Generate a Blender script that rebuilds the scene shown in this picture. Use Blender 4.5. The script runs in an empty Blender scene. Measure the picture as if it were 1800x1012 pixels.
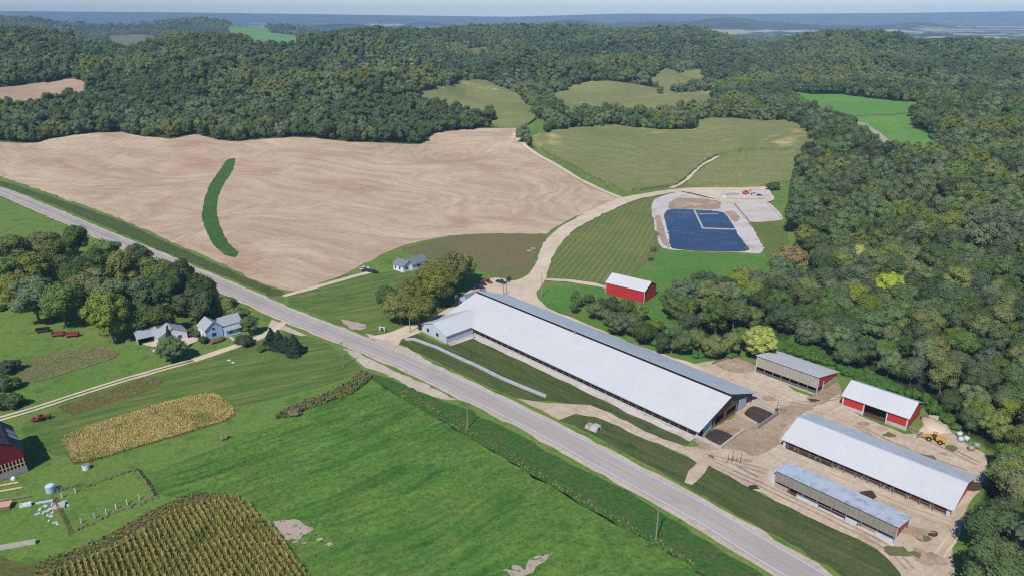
import bpy, bmesh, math, random
import numpy as np
from mathutils import Vector, Matrix
from mathutils.geometry import delaunay_2d_cdt

S = bpy.context.scene
C = S.collection
R = math.radians
rnd = random.Random(7)
rng = np.random.default_rng(11)

# ------------------------------------------------------------------ camera, sky, sun, exposure
F, HY, H = 1250.0, 30.0, 117.0           # focal length in photo pixels (1800 wide), horizon row, camera height
PITCH = math.atan((506 - HY) / F)
cp, sp = math.cos(PITCH), math.sin(PITCH)
cam_d = bpy.data.cameras.new('camera')
cam_d.sensor_width = 36.0
cam_d.lens = 36.0 * F / 1800.0
cam_d.clip_start = 0.5
cam_d.clip_end = 60000
cam = bpy.data.objects.new('camera', cam_d)
C.objects.link(cam)
cam.location = (0, 0, H)
cam.rotation_euler = (math.pi / 2 - PITCH, 0, 0)
S.camera = cam

SUN_EL = R(49)
SUN_AZ_FROM = R(24 + 180)                # compass bearing (from +Y towards +X) the sun stands at
w = bpy.data.worlds.new('World')
S.world = w
w.use_nodes = True
nt = w.node_tree
nt.nodes.clear()
out = nt.nodes.new('ShaderNodeOutputWorld')
bg = nt.nodes.new('ShaderNodeBackground')
sky = nt.nodes.new('ShaderNodeTexSky')
sky.sky_type = 'NISHITA'
sky.sun_disc = False
sky.sun_elevation = SUN_EL
sky.sun_rotation = SUN_AZ_FROM
sky.altitude = 300
sky.air_density = 1.0
sky.dust_density = 0.3
sky.ozone_density = 3.5
hs_ = nt.nodes.new('ShaderNodeHueSaturation'); hs_.inputs['Saturation'].default_value = 1.3; hs_.inputs['Value'].default_value = 1.0
bg.inputs['Strength'].default_value = 0.10
nt.links.new(sky.outputs[0], hs_.inputs['Color']); nt.links.new(hs_.outputs[0], bg.inputs[0])
nt.links.new(bg.outputs[0], out.inputs[0])

sd = bpy.data.lights.new('sun', 'SUN')
sd.energy = 4.0
sd.angle = R(0.55)
sd.color = (1.0, 0.955, 0.88)
so = bpy.data.objects.new('sun', sd)
C.objects.link(so)
to_sun = Vector((math.sin(SUN_AZ_FROM) * math.cos(SUN_EL), math.cos(SUN_AZ_FROM) * math.cos(SUN_EL), math.sin(SUN_EL)))
so.rotation_euler = to_sun.to_track_quat('Z', 'Y').to_euler()
so.location = (0, -200, 400)

S.view_settings.view_transform = 'Standard'
S.view_settings.look = 'None'
S.view_settings.exposure = 0.18
S.view_settings.gamma = 1.0
S.cycles.max_bounces = 5
S.cycles.diffuse_bounces = 2
S.cycles.glossy_bounces = 2
S.cycles.transmission_bounces = 2
S.cycles.transparent_max_bounces = 4
S.cycles.volume_bounces = 0
S.cycles.use_denoising = False
S.cycles.use_adaptive_sampling = True
S.cycles.adaptive_threshold = 0.012
S.cycles.filter_width = 1.2

# ------------------------------------------------------------------ helpers: colour, materials
def lin(c, k=1.0):
    return tuple(min(1.0, k * (((v / 255 + 0.055) / 1.055) ** 2.4 if v / 255 > 0.04045 else v / 255 / 12.92)) for v in c) + (1.0,)

class NT:
    def __init__(s, name):
        s.m = bpy.data.materials.new(name)
        s.m.use_nodes = True
        s.t = s.m.node_tree
        s.t.nodes.clear()
        s.o = s.t.nodes.new('ShaderNodeOutputMaterial')
        s.b = s.t.nodes.new('ShaderNodeBsdfPrincipled')
        s.b.inputs['Specular IOR Level'].default_value = 0.25
        s.link(s.b.outputs[0], s.o.inputs[0])
    def n(s, typ, **kw):
        x = s.t.nodes.new('ShaderNode' + typ)
        for k, v in kw.items():
            if hasattr(x, k): setattr(x, k, v)
            else: x.inputs[k].default_value = v
        return x
    def link(s, a, b): s.t.links.new(a, b)
    def set(s, sock, v):
        if isinstance(v, bpy.types.NodeSocket): s.link(v, sock)
        else: sock.default_value = v
    def pos(s): return s.n('NewGeometry').outputs['Position']
    def obj(s): return s.n('TexCoord').outputs['Object']
    def mapping(s, vec, rot=0, scale=(1, 1, 1)):
        if rot:
            m = s.n('Mapping')
            s.link(vec, m.inputs[0])
            m.inputs['Rotation'].default_value = (0, 0, rot)
            vec = m.outputs[0]
        m = s.n('Mapping')
        s.link(vec, m.inputs[0])
        m.inputs['Scale'].default_value = scale
        return m.outputs[0]
    def noise(s, vec, scale, detail=3, rough=0.55, dist=0.0):
        x = s.n('TexNoise')
        s.link(vec, x.inputs['Vector'])
        x.inputs['Scale'].default_value = scale
        x.inputs['Detail'].default_value = detail
        x.inputs['Roughness'].default_value = rough
        x.inputs['Distortion'].default_value = dist
        return x.outputs['Fac']
    def ramp(s, fac, lo, hi):
        x = s.n('MapRange')
        s.link(fac, x.inputs[0])
        x.inputs[1].default_value = lo
        x.inputs[2].default_value = hi
        return x.outputs[0]
    def mix(s, fac, a, b, blend='MIX'):
        x = s.n('Mix', data_type='RGBA', blend_type=blend)
        s.set(x.inputs[0], fac)
        s.set(x.inputs[6], a)
        s.set(x.inputs[7], b)
        return x.outputs[2]
    def math(s, op, a, b=0.0):
        x = s.n('Math', operation=op)
        s.set(x.inputs[0], a)
        s.set(x.inputs[1], b)
        return x.outputs[0]
    def val(s, col, fac, lo, hi):
        v = s.n('MapRange')
        s.link(fac, v.inputs[0])
        v.inputs[1].default_value = 0.25
        v.inputs[2].default_value = 0.75
        v.inputs[3].default_value = lo
        v.inputs[4].default_value = hi
        h = s.n('HueSaturation')
        s.link(v.outputs[0], h.inputs['Value'])
        s.set(h.inputs['Color'], col)
        return h.outputs[0]
    def bump(s, h, strength, dist):
        b = s.n('Bump')
        b.inputs['Strength'].default_value = strength
        b.inputs['Distance'].default_value = dist
        s.link(h, b.inputs['Height'])
        s.link(b.outputs[0], s.b.inputs['Normal'])
    def done(s, col, rough=0.9, spec=None, metal=0.0):
        s.set(s.b.inputs['Base Color'], col)
        s.b.inputs['Roughness'].default_value = rough
        s.b.inputs['Metallic'].default_value = metal
        if spec is not None: s.b.inputs['Specular IOR Level'].default_value = spec
        return s.m

KB = 0.80    # photo colour -> base colour under this light
def gmat(name, a, b, c=None, big=0.02, med=0.12, fine=1.6, fa=(0.72, 1.28), streak=None, bump=0.35, camt=(0.5, 0.72), k=KB, speck=None, warp=(0.012, 22.0)):
    """ground cover: two tones over large patches, a third over medium patches, fine grain, optional streaks"""
    t = NT(name)
    p = t.pos()
    col = t.mix(t.ramp(t.noise(p, big, 5, 0.6, 0.6), 0.35, 0.65), lin(a, k), lin(b, k))
    if c: col = t.mix(t.ramp(t.noise(p, med, 4, 0.65), camt[0], camt[1]), col, lin(c, k))
    if streak:
        for (ang, lx, ly, amt, sc) in streak:
            wv = t.n('VectorMath', operation='ADD')
            n3 = t.n('TexNoise'); n3.inputs['Scale'].default_value = warp[0]; t.link(p, n3.inputs['Vector'])
            sc3 = t.n('VectorMath', operation='SCALE'); t.link(n3.outputs['Color'], sc3.inputs[0]); sc3.inputs['Scale'].default_value = warp[1]
            t.link(p, wv.inputs[0]); t.link(sc3.outputs[0], wv.inputs[1])
            m = t.mapping(wv.outputs[0], rot=-ang, scale=(1 / lx, 1 / ly, 1))
            f = t.ramp(t.noise(m, 1.0, 4, 0.6), 0.38, 0.64)
            col = t.mix(t.math('MULTIPLY', f, amt), col, lin(sc, k))
    f1 = t.noise(p, fine, 6, 0.75)
    col = t.val(col, f1, fa[0], fa[1])
    if speck:
        f2 = t.ramp(t.noise(p, speck[0], 3, 0.7), speck[1], speck[1] + 0.08)
        col = t.mix(t.math('MULTIPLY', f2, speck[3]), col, lin(speck[2], k))
    if bump: t.bump(f1, bump, 0.6)
    return t.done(col, 0.95, 0.1)

def pmat(name, c, rough=0.6, var=0.12, scale=0.8, k=0.9, metal=0.0, spec=0.3, corr=None, dirt=None, bump=0.0):
    """man-made surface: colour with patchy wear, optional corrugation (axis, pitch), optional dirt (colour, amount)"""
    t = NT(name)
    o = t.obj()
    n1 = t.noise(o, scale, 5, 0.65)
    col = t.val(lin(c, k), n1, 1 - var, 1 + var)
    if dirt:
        f = t.ramp(t.noise(t.mapping(o, scale=(dirt[2], dirt[3], 1)), 1.0, 5, 0.7), 0.48, 0.72)
        col = t.mix(t.math('MULTIPLY', f, dirt[1]), col, lin(dirt[0], k))
    if corr:
        wv = t.n('TexWave', wave_type='BANDS', bands_direction='XYZ'[corr[0]])
        t.link(o, wv.inputs[0])
        wv.inputs['Scale'].default_value = 0.314 / corr[1]
        col = t.val(col, wv.outputs['Fac'], 1 - corr[2], 1 + corr[2]) if len(corr) > 2 else col
        t.bump(wv.outputs['Fac'], 0.10, 0.02)
    elif bump:
        t.bump(n1, bump, 0.1)
    return t.done(col, rough, spec, metal)

# ------------------------------------------------------------------ terrain
_k = [(rng.uniform(-1, 1), rng.uniform(-1, 1), rng.uniform(0, 6.28)) for _ in range(40)]
def waves(X, Y, wl, i0, n=8):
    s = 0
    for i in range(i0, i0 + n):
        a = _k[i][2] * 1.0
        l = wl * (0.7 + 0.6 * abs(_k[i][0]))
        s = s + np.sin((X * np.cos(a) + Y * np.sin(a)) * 2 * np.pi / l + _k[i][1] * 9)
    return s / n
def sst(a, b, x):
    t = np.clip((x - a) / (b - a), 0, 1)
    return t * t * (3 - 2 * t)
def colX(px, Y): return Y * (px - 900) / (F * 1.07)
def crest(y, Y): return H - Y * (y - HY) / (F * 1.144)
def prof_fn(tab):
    xs = np.array([q[0] for q in tab], float); ys = np.array([q[1] for q in tab], float)
    xx = np.arange(xs[0], xs[-1] + 1, 10.0); yy = np.interp(xx, xs, ys)
    k = np.array([1, 2, 3, 2, 1]) / 9.0
    yp = np.concatenate([[yy[0]] * 2, yy, [yy[-1]] * 2])
    yy = np.convolve(yp, k, 'valid')
    return lambda p: np.interp(p, xx, yy)
R1_Y = prof_fn([(-900, 1500), (0, 1500), (120, 1450), (250, 1350), (450, 1400), (650, 1650), (850, 2100), (1000, 2150), (1250, 1900), (1330, 1800), (1500, 1600), (1800, 1450), (2700, 1400)])
R1_y = prof_fn([(-900, 60), (-200, 55), (0, 50), (50, 49), (100, 58), (150, 74), (200, 80), (250, 69), (300, 62), (350, 60), (400, 62), (450, 67), (500, 68), (550, 61), (600, 51), (650, 46), (700, 49), (750, 50), (800, 46), (850, 46), (900, 45), (950, 46), (1000, 44), (1050, 46), (1100, 48),
                (1220, 48), (1250, 53), (1280, 62), (1325, 76), (1365, 76), (1400, 62), (1450, 55), (1540, 52), (1590, 59), (1625, 74), (1650, 70), (1700, 67), (1750, 71), (1800, 80), (1900, 70), (2200, 62), (2700, 70)])
R2_y = prof_fn([(-900, 34), (0, 30), (60, 30), (100, 39), (150, 42), (200, 44), (250, 42), (300, 35), (340, 32), (380, 35), (420, 41), (470, 43), (520, 45), (560, 54), (620, 66), (700, 80), (2700, 80)])
R3_y = prof_fn([(-900, 60), (850, 60), (1000, 45), (1150, 38), (1300, 39), (1450, 44), (1550, 46), (1650, 51), (1800, 50), (2700, 45)])
R4_y = prof_fn([(-900, 22), (0, 20), (300, 22), (450, 24), (600, 26), (750, 28), (900, 30), (1000, 27), (1100, 24), (1300, 25), (1450, 24), (1600, 23), (1800, 20), (2700, 22)])
def hh(X, Y):
    X = np.asarray(X, float); Y = np.asarray(Y, float)
    z = 18 * sst(430, 1000, Y)
    z = z * (1 - 0.85 * sst(2400, 3600, Y))
    roll = sst(330, 650, Y) * (1 - sst(300, 420, -Y))
    z = z + (4.2 + 7 * sst(520, 700, Y)) * roll * waves(X, Y, 230, 0) + (2.0 + 2 * sst(520, 700, Y)) * roll * waves(X, Y, 110, 8)
    z = z + 1.1 * sst(260, 420, np.hypot(X + 220, Y - 560) * 0 + Y) * waves(X, Y, 150, 16)
    pxq = 900 + F * 1.07 * X / np.maximum(Y, 1)
    yc = np.where(pxq < 840, 965 + 75 * np.sin(pxq / 120.0), 1200 + 80 * np.sin(pxq / 95.0))
    fw = sst(620, 700, Y) * (1 - np.exp(-((pxq - 840) / 60.0) ** 2))
    z = z + fw * 24 * (np.exp(-((Y - yc) / 85) ** 2) - 1.1 * np.exp(-((Y - yc - 185) / 85) ** 2))
    pxa = 900 + F * 1.07 * X / np.maximum(Y, 1)
    Yr = R1_Y(pxa)
    hc = np.maximum(crest(R1_y(pxa), Yr) - 13.5 - z, 0)
    g1 = np.exp(-0.5 * ((Y - Yr) / np.where(Y < Yr, 270, 230)) ** 2)
    z = z + hc * g1
    z = z + (50.0 * waves(X, Y, 360, 24) + 18.0 * waves(X, Y, 150, 30) - 4) * sst(900, 1200, Y) * (1 - sst(2600, 3200, Y)) * (1 - 0.85 * g1)
    hc = np.maximum(crest(R2_y(pxa), 4000) - 20 - z, 0)
    z = z + hc * np.exp(-0.5 * ((Y - 4000) / 330) ** 2) * (1 + 0.0 * X)
    # wooded hill beside the farm
    g = np.exp(-0.5 * (((X - 480) / 165) ** 2 + ((Y - 500) / 190) ** 2))
    z = z + 46 * g * (1 - sst(-0.2, 1, (155 + 0.1 * Y - X) / 120.0)) * (1 + 0.08 * waves(X, Y, 120, 3))
    # far valley and blue ridges
    hc = np.maximum(crest(R3_y(pxa), 7200) - z, 0)
    z = z + hc * np.exp(-0.5 * ((Y - 7200 - 300 * waves(X, Y * 0, 3000, 12)) / 700) ** 2)
    z = z + sst(5200, 6500, Y) * np.maximum(0, waves(X, Y, 1500, 9) * 110 - 12) * (1 - sst(11000, 12000, Y))
    hc = np.maximum(crest(R4_y(pxa), 12500) - z, 0)
    z = z + hc * sst(9800, 12500, Y + 500 * waves(X, Y, 2600, 5)) * (1 - 0.04 * np.abs(waves(X, Y, 1500, 20)) * (Y < 12300))
    return z

def hz(x, y): return float(hh(np.array([x]), np.array([y]))[0])
def sst_(a, b, x): return float(sst(a, b, np.array([x]))[0])
_T = np.concatenate([np.linspace(60, 1200, 800), np.geomspace(1202, 16000, 900)])
def G(px, py):
    """photo pixel -> point on the terrain"""
    dx = (px - 900) / F; dy = (506 - py) / F
    d = np.array([dx, cp + dy * sp, -sp + dy * cp])
    k = _T / d[1]
    X, Y, Z = d[0] * k, _T, H + d[2] * k
    g = Z - hh(X, Y)
    i = np.argmax(g < 0)
    if g[i] >= 0: return np.array([X[-1], Y[-1]])
    if i == 0: return np.array([X[0], Y[0]])
    f = g[i - 1] / (g[i - 1] - g[i])
    return np.array([X[i - 1] + (X[i] - X[i - 1]) * f, Y[i - 1] + (Y[i] - Y[i - 1]) * f])
def GP(pts): return [G(*p) for p in pts]
def PR(X, Y, Z):
    zc = Y * cp - (Z - H) * sp
    return 900 + F * X / zc, 506 - F * ((Z - H) * cp + Y * sp) / zc

def inpoly(X, Y, poly):
    c = np.zeros(X.shape, bool)
    n = len(poly)
    for i in range(n):
        x1, y1 = poly[i]; x2, y2 = poly[(i + 1) % n]
        if y1 == y2: continue
        m = ((y1 > Y) != (y2 > Y)) & (X < (x2 - x1) * (Y - y1) / (y2 - y1) + x1)
        c ^= m
    return c

def props(o, label=None, cat=None, group=None, kind=None):
    if label: o['label'] = label
    if cat: o['category'] = cat
    if group: o['group'] = group
    if kind: o['kind'] = kind
    return o
def mesh_obj(name, verts, faces, mat, parent=None, smooth=False):
    me = bpy.data.meshes.new(name)
    verts = np.asarray(verts, dtype=np.float32)
    me.from_pydata(verts.tolist() if not isinstance(verts, list) else verts, [], faces if isinstance(faces, list) else faces.tolist())
    if mat: me.materials.append(mat)
    if smooth: me.polygons.foreach_set('use_smooth', [True] * len(me.polygons))
    me.update()
    o = bpy.data.objects.new(name, me)
    C.objects.link(o)
    if parent: o.parent = parent
    return o
def quads_obj(name, V, mat, nper=4, smooth=False, link=True):
    """V: (n, nper, 3) separate faces, built fast"""
    n = V.shape[0]
    me = bpy.data.meshes.new(name)
    me.vertices.add(n * nper)
    me.vertices.foreach_set('co', V.reshape(-1).astype(np.float32))
    me.loops.add(n * nper)
    me.loops.foreach_set('vertex_index', np.arange(n * nper, dtype=np.int32))
    me.polygons.add(n)
    me.polygons.foreach_set('loop_start', np.arange(0, n * nper, nper, dtype=np.int32))
    me.update(calc_edges=True)
    if mat: me.materials.append(mat)
    if not link: return me
    o = bpy.data.objects.new(name, me)
    C.objects.link(o)
    return o

# smooth closed polygon through traced points
def smooth_poly(P, step=3.0, jit=0.0, seed=1, closed=True):
    P = [np.array(p, float) for p in P]
    n = len(P)
    res = []
    r = np.random.default_rng(seed)
    rngi = range(n) if closed else range(n - 1)
    for i in rngi:
        p1, p2 = P[i], P[(i + 1) % n]
        p0 = P[i - 1] if (closed or i > 0) else p1
        p3 = P[(i + 2) % n] if (closed or i + 2 < n) else p2
        L = np.linalg.norm(p2 - p1)
        k = max(1, int(L / step))
        m1 = (p2 - p0) * 0.5; m2 = (p3 - p1) * 0.5
        l0 = np.linalg.norm(p1 - p0) + 1e-6; l3 = np.linalg.norm(p3 - p2) + 1e-6
        m1 = m1 * min(1, 2 * L / (L + l0)) * (0.8 if L < l0 else 1); m2 = m2 * min(1, 2 * L / (L + l3))
        for j in range(k):
            t = j / k
            h00 = 2 * t**3 - 3 * t**2 + 1; h10 = t**3 - 2 * t**2 + t; h01 = -2 * t**3 + 3 * t**2; h11 = t**3 - t**2
            q = h00 * p1 + h10 * m1 * 0.7 + h01 * p2 + h11 * m2 * 0.7
            if jit and not (j == 0 and not closed and i == 0): q = q + r.normal(0, jit, 2)
            res.append(q)
    if not closed: res.append(P[-1])
    return res

def off(level, X, Y):
    return level * (0.05 + np.maximum(0, np.hypot(X, Y) - 200) * 0.0004)
def sheet(name, poly, level, mat, grid=9.0, jit=0.25, step=3.0, seed=1, sm=True, kind='structure', label=None, cat=None, lift=0.0, rough=0.0):
    P = smooth_poly(poly, step, jit, seed) if sm else [np.array(p, float) for p in poly]
    A = np.array(P)
    x0, y0 = A.min(0); x1, y1 = A.max(0)
    gx, gy = np.meshgrid(np.arange(x0 + grid / 2, x1, grid), np.arange(y0 + grid / 2, y1, grid))
    gx = gx.ravel(); gy = gy.ravel()
    m = inpoly(gx, gy, P)
    n = len(P)
    pts = [Vector((float(p[0]), float(p[1]))) for p in P] + [Vector((float(a), float(b))) for a, b in zip(gx[m], gy[m])]
    res = delaunay_2d_cdt(pts, [], [list(range(n))], 1, 1e-4)
    v = np.array([(p.x, p.y) for p in res[0]])
    z = hh(v[:, 0], v[:, 1]) + off(level, v[:, 0], v[:, 1])
    faces = [list(f) for f in res[2]]
    if lift:                                       # a standing crop: raised top with a skirt to the ground
        edge = {}
        for f in faces:
            for i in range(len(f)):
                a, b = f[i], f[(i + 1) % len(f)]
                edge[(a, b)] = 1
        bound = [e for e in edge if (e[1], e[0]) not in edge]
        zt = z + lift + rng.normal(0, rough, len(z))
        nv = len(v)
        V = np.concatenate([np.c_[v, zt], np.c_[v, z - 0.3]])
        faces = faces + [[b, a, a + nv, b + nv] for a, b in bound]
    else:
        V = np.c_[v, z]
    o = mesh_obj(name, V, faces, mat)
    bm = bmesh.new(); bm.from_mesh(o.data)
    bmesh.ops.recalc_face_normals(bm, faces=bm.faces)
    up = sum(f.normal.z for f in bm.faces)
    if up < 0: bmesh.ops.reverse_faces(bm, faces=bm.faces)
    bm.to_mesh(o.data); bm.free()
    return props(o, label, cat, kind=kind)

def ribbon(name, line, w0, w1, level, mat, step=3.0, kind='structure', jit=0.0, seed=3, sub=1, widths=None):
    """strip following a world polyline from lateral offset w0 to w1"""
    P = np.array(smooth_poly(line, step, 0, 1, closed=False))
    T = np.gradient(P, axis=0); T /= np.linalg.norm(T, axis=1)[:, None]
    N = np.c_[-T[:, 1], T[:, 0]]
    r = np.random.default_rng(seed)
    V = []; n = len(P)
    cols = sub + 1
    for i in range(n):
        a, b = w0, w1
        if widths: kx = np.interp(i / (n - 1), [q[0] for q in widths], [q[1] for q in widths]); a *= kx; b *= kx
        for j in range(cols):
            o = a + (b - a) * j / sub
            if j in (0, sub): o += r.normal(0, jit)
            q = P[i] + N[i] * o
            V.append(q)
    V = np.array(V)
    z = hh(V[:, 0], V[:, 1]) + off(level, V[:, 0], V[:, 1])
    F_ = []
    for i in range(n - 1):
        for j in range(sub):
            a = i * cols + j
            F_.append([a, a + cols, a + cols + 1, a + 1][::-1])
    return props(mesh_obj(name, np.c_[V, z], F_, mat), kind=kind)

# ------------------------------------------------------------------ clearings and woods traced on the map
def low(pts, d):          # a clearing seen over the trees in front reaches further towards the camera
    c = sum(p[1] for p in pts) / len(pts)
    return [(x, y + (d if y > c else 0)) for x, y in pts]
brown_px = [(-300, 262), (-60, 252), (60, 252), (95, 244), (150, 236), (215, 233), (300, 245), (345, 237), (410, 249), (480, 244), (560, 244), (640, 251), (740, 254), (762, 236), (800, 230), (850, 226), (906, 226),
            (905, 240), (925, 259), (965, 284), (1010, 311), (1060, 336), (1088, 347), (1060, 365), (1010, 381), (970, 404), (960, 411), (880, 411), (790, 415), (720, 429), (660, 454), (620, 476), (560, 499), (525, 512),
            (490, 508), (440, 489), (380, 460), (300, 425), (200, 380), (100, 345), (0, 311), (-150, 262), (-300, 266)]
brown_px = brown_px[1:-2] + [(-80, 285)]
corn1_px = [(925, 248), (1000, 229), (1070, 222), (1150, 231), (1225, 229), (1232, 213), (1300, 212), (1390, 216), (1425, 240), (1427, 266), (1300, 266), (1262, 274), (1232, 291), (1207, 314), (1186, 327), (1110, 336), (1060, 322), (1000, 290), (950, 262)]
corn2_px = [(1285, 275), (1420, 270), (1402, 300), (1388, 322), (1340, 329), (1210, 328), (1228, 306), (1250, 290)]
cornA_px = [(726, 172), (765, 158), (800, 149), (850, 143), (888, 158), (925, 183), (942, 210), (920, 223), (870, 223), (858, 212), (800, 196)]
cornB_px = [(966, 168), (1000, 155), (1040, 146), (1090, 147), (1160, 160), (1250, 163), (1262, 190), (1200, 199), (1100, 205), (1000, 210), (978, 194)]
cornC_px = [(1142, 140), (1165, 127), (1200, 129), (1237, 137), (1228, 152), (1190, 163), (1160, 162)]
green_px = [(1386, 160), (1500, 170), (1560, 177), (1640, 181), (1603, 200), (1606, 225), (1648, 243), (1640, 275), (1560, 275), (1520, 258), (1488, 216), (1410, 198)]
brownL_px = [(-80, 158), (0, 155), (60, 148), (130, 139), (165, 150), (150, 168), (100, 186), (0, 190), (-80, 190)]
far1_px = [(190, 64), (240, 61), (278, 66), (262, 86), (200, 92)]
far2_px = [(400, 56), (450, 47), (475, 58), (530, 66), (525, 84), (440, 80)]
far3_px = [(815, 87), (858, 83), (862, 98), (825, 102)]
track_px = [(880, 228), (905, 205), (960, 210), (965, 232), (930, 250), (900, 250)]
CLEAR = [GP(p) for p in (brown_px, corn1_px, corn2_px, cornA_px, cornB_px, cornC_px, green_px, brownL_px, far1_px, far2_px, far3_px, track_px)]
wood_px = [(1388, 345), (1402, 420), (1425, 500), (1300, 512), (1195, 528), (1165, 552), (1180, 590), (1240, 600), (1345, 590), (1390, 610), (1490, 650), (1560, 668), (1640, 722), (1700, 765), (1750, 795), (1740, 840), (1720, 900), (1710, 1000), (1740, 1090), (2100, 1150),
           (2500, 700), (2100, 330), (1900, 250), (1800, 190), (1700, 192), (1628, 204), (1614, 228), (1655, 262), (1650, 285), (1570, 284), (1520, 268), (1480, 232), (1420, 218), (1395, 235), (1432, 262), (1405, 300)]
WOOD = GP(wood_px)
def forest_mask(X, Y):
    m = (Y > 560) & (Y > 640 - 0.12 * np.abs(X))
    near_field = inpoly(X, Y, smooth_poly(GP([(-900, 262), (-80, 252), (-80, 285), (0, 311), (-400, 300)]), 30))
    m &= ~((X < -330) & (Y < 672))
    m |= inpoly(X, Y, WOOD)
    for c in CLEAR: m &= ~inpoly(X, Y, c)
    m &= ~((X > 80) & (Y > 480) & (Y < 900) & inpoly(X, Y, CLEAR[6]))
    return m

# ------------------------------------------------------------------ ground sheet
AZN = 420
azs = np.linspace(R(-80), R(80), AZN)
ds = [4.0]
while ds[-1] < 17500:
    d = ds[-1]
    ds.append(d + (4.0 if d < 400 else d * 0.010 if d < 2500 else d * 0.018))
ds = np.array(ds)
DD, AA = np.meshgrid(ds, azs, indexing='ij')
GX, GY = DD * np.sin(AA), DD * np.cos(AA)
GZ = hh(GX, GY)
nr, nc = GX.shape
tv = np.stack([GX, GY, GZ], -1).reshape(-1, 3)
ii = np.arange(nr * nc).reshape(nr, nc)
tf = np.stack([ii[:-1, :-1], ii[:-1, 1:], ii[1:, 1:], ii[1:, :-1]], -1).reshape(-1, 4)
me = bpy.data.meshes.new('ground')
me.vertices.add(len(tv)); me.vertices.foreach_set('co', tv.reshape(-1).astype(np.float32))
me.loops.add(tf.size); me.loops.foreach_set('vertex_index', tf[:, ::-1].reshape(-1).astype(np.int32))
me.polygons.add(len(tf)); me.polygons.foreach_set('loop_start', np.arange(0, tf.size, 4, dtype=np.int32))
me.update(calc_edges=True)
me.polygons.foreach_set('use_smooth', [True] * len(tf))
fm = forest_mask(tv[:, 0], tv[:, 1]).astype(np.float32)
farflat = ((tv[:, 1] > 2500) & (tv[:, 2] < 24)).astype(np.float32)
att = me.attributes.new('cover', 'FLOAT_COLOR', 'POINT')
att.data.foreach_set('color', np.stack([fm, farflat, fm * 0, fm * 0 + 1], -1).reshape(-1))
t = NT('ground_cover')
p = t.pos()
grass = t.mix(t.ramp(t.noise(p, 0.025, 5, 0.6, 0.5), 0.35, 0.65), lin((104, 136, 60), KB), lin((122, 140, 70), KB))
grass = t.mix(t.ramp(t.noise(p, 0.15, 4, 0.65), 0.52, 0.72), grass, lin((76, 112, 46), KB))
f1 = t.noise(p, 0.9, 6, 0.75)
grass = t.val(grass, f1, 0.6, 1.4)
wood = t.mix(t.ramp(t.noise(p, 0.004, 9, 0.8), 0.4, 0.6), lin((30, 44, 24), KB), lin((74, 88, 50), KB))
vor = t.n('TexVoronoi'); t.link(t.mapping(p, rot=0.3, scale=(0.0016, 0.0042, 0)), vor.inputs['Vector']); vor.inputs['Scale'].default_value = 1.0
sepc = t.n('SeparateColor'); t.link(vor.outputs['Color'], sepc.inputs[0])
fld = t.mix(t.ramp(sepc.outputs[0], 0.3, 0.75), lin((104, 122, 80), KB), lin((182, 168, 136), KB))
fld = t.mix(t.ramp(sepc.outputs[1], 0.40, 0.42), fld, lin((52, 70, 44), KB))
at = t.n('Attribute', attribute_name='cover')
sc = t.n('SeparateColor'); t.link(at.outputs['Color'], sc.inputs[0])
col = t.mix(sc.outputs[0], grass, t.mix(sc.outputs[1], wood, fld))
t.bump(f1, 0.3, 0.5)
me.materials.append(t.done(col, 0.95, 0.1))
go = bpy.data.objects.new('ground', me); C.objects.link(go); props(go, kind='structure')

# ------------------------------------------------------------------ ground cover materials
A47 = R(-46.8)
M = {}
M['soil'] = gmat('tilled_soil', (222, 200, 170), (202, 172, 142), (184, 142, 114), big=0.006, med=0.011, fine=0.35, fa=(0.84, 1.16),
                 streak=[(R(-30), 260, 9, 0.45, (226, 206, 180)), (R(-27), 300, 22, 0.6, (170, 136, 108)), (R(-31), 160, 2.0, 0.28, (222, 202, 176)), (R(-31), 160, 1.3, 0.22, (160, 126, 102))], bump=0.25, camt=(0.5, 0.66), warp=(0.004, 75.0))
M['soil2'] = gmat('far_tilled_soil', (190, 160, 136), (178, 148, 122), fine=0.3, fa=(0.85, 1.15), bump=0.1)
M['pasture'] = gmat('pasture_grass', (104, 144, 60), (82, 126, 50), (128, 148, 74), big=0.03, med=0.09, fine=0.75, fa=(0.5, 1.5), speck=(0.55, 0.62, (54, 86, 38), 0.6), bump=0.6,
                    streak=[(R(33), 18, 2.0, 0.75, (52, 92, 36)), (R(33), 60, 5, 0.5, (118, 146, 62))])
M['pasture2'] = gmat('ditch_grass', (66, 108, 44), (76, 110, 48), (102, 110, 60), big=0.04, med=0.16, fine=0.8, fa=(0.5, 1.5), speck=(0.4, 0.60, (118, 106, 72), 0.7), bump=0.9)
M['lawn'] = gmat('mown_lawn', (98, 128, 56), (124, 134, 72), (82, 118, 48), big=0.02, med=0.06, fine=1.2, fa=(0.7, 1.3), streak=[(R(28), 90, 3.0, 0.7, (132, 140, 78)), (R(28), 60, 2.0, 0.7, (70, 102, 42))], bump=0.4)
M['lawn2'] = gmat('verge_grass', (82, 104, 48), (68, 94, 42), (112, 106, 64), big=0.05, med=0.12, fine=1.1, fa=(0.65, 1.35), streak=[(A47, 50, 1.3, 0.7, (62, 76, 36)), (A47, 40, 2.2, 0.5, (118, 114, 74))], bump=0.5)
M['hay'] = gmat('cut_hay', (112, 128, 64), (100, 118, 56), (132, 128, 76), big=0.02, med=0.05, fine=0.8, fa=(0.8, 1.2), bump=0.3)
M['brush'] = gmat('rough_grass', (124, 112, 66), (104, 108, 56), (146, 124, 74), big=0.05, med=0.2, fine=0.9, fa=(0.5, 1.5), speck=(0.6, 0.6, (70, 84, 42), 0.8), bump=0.9)
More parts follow.
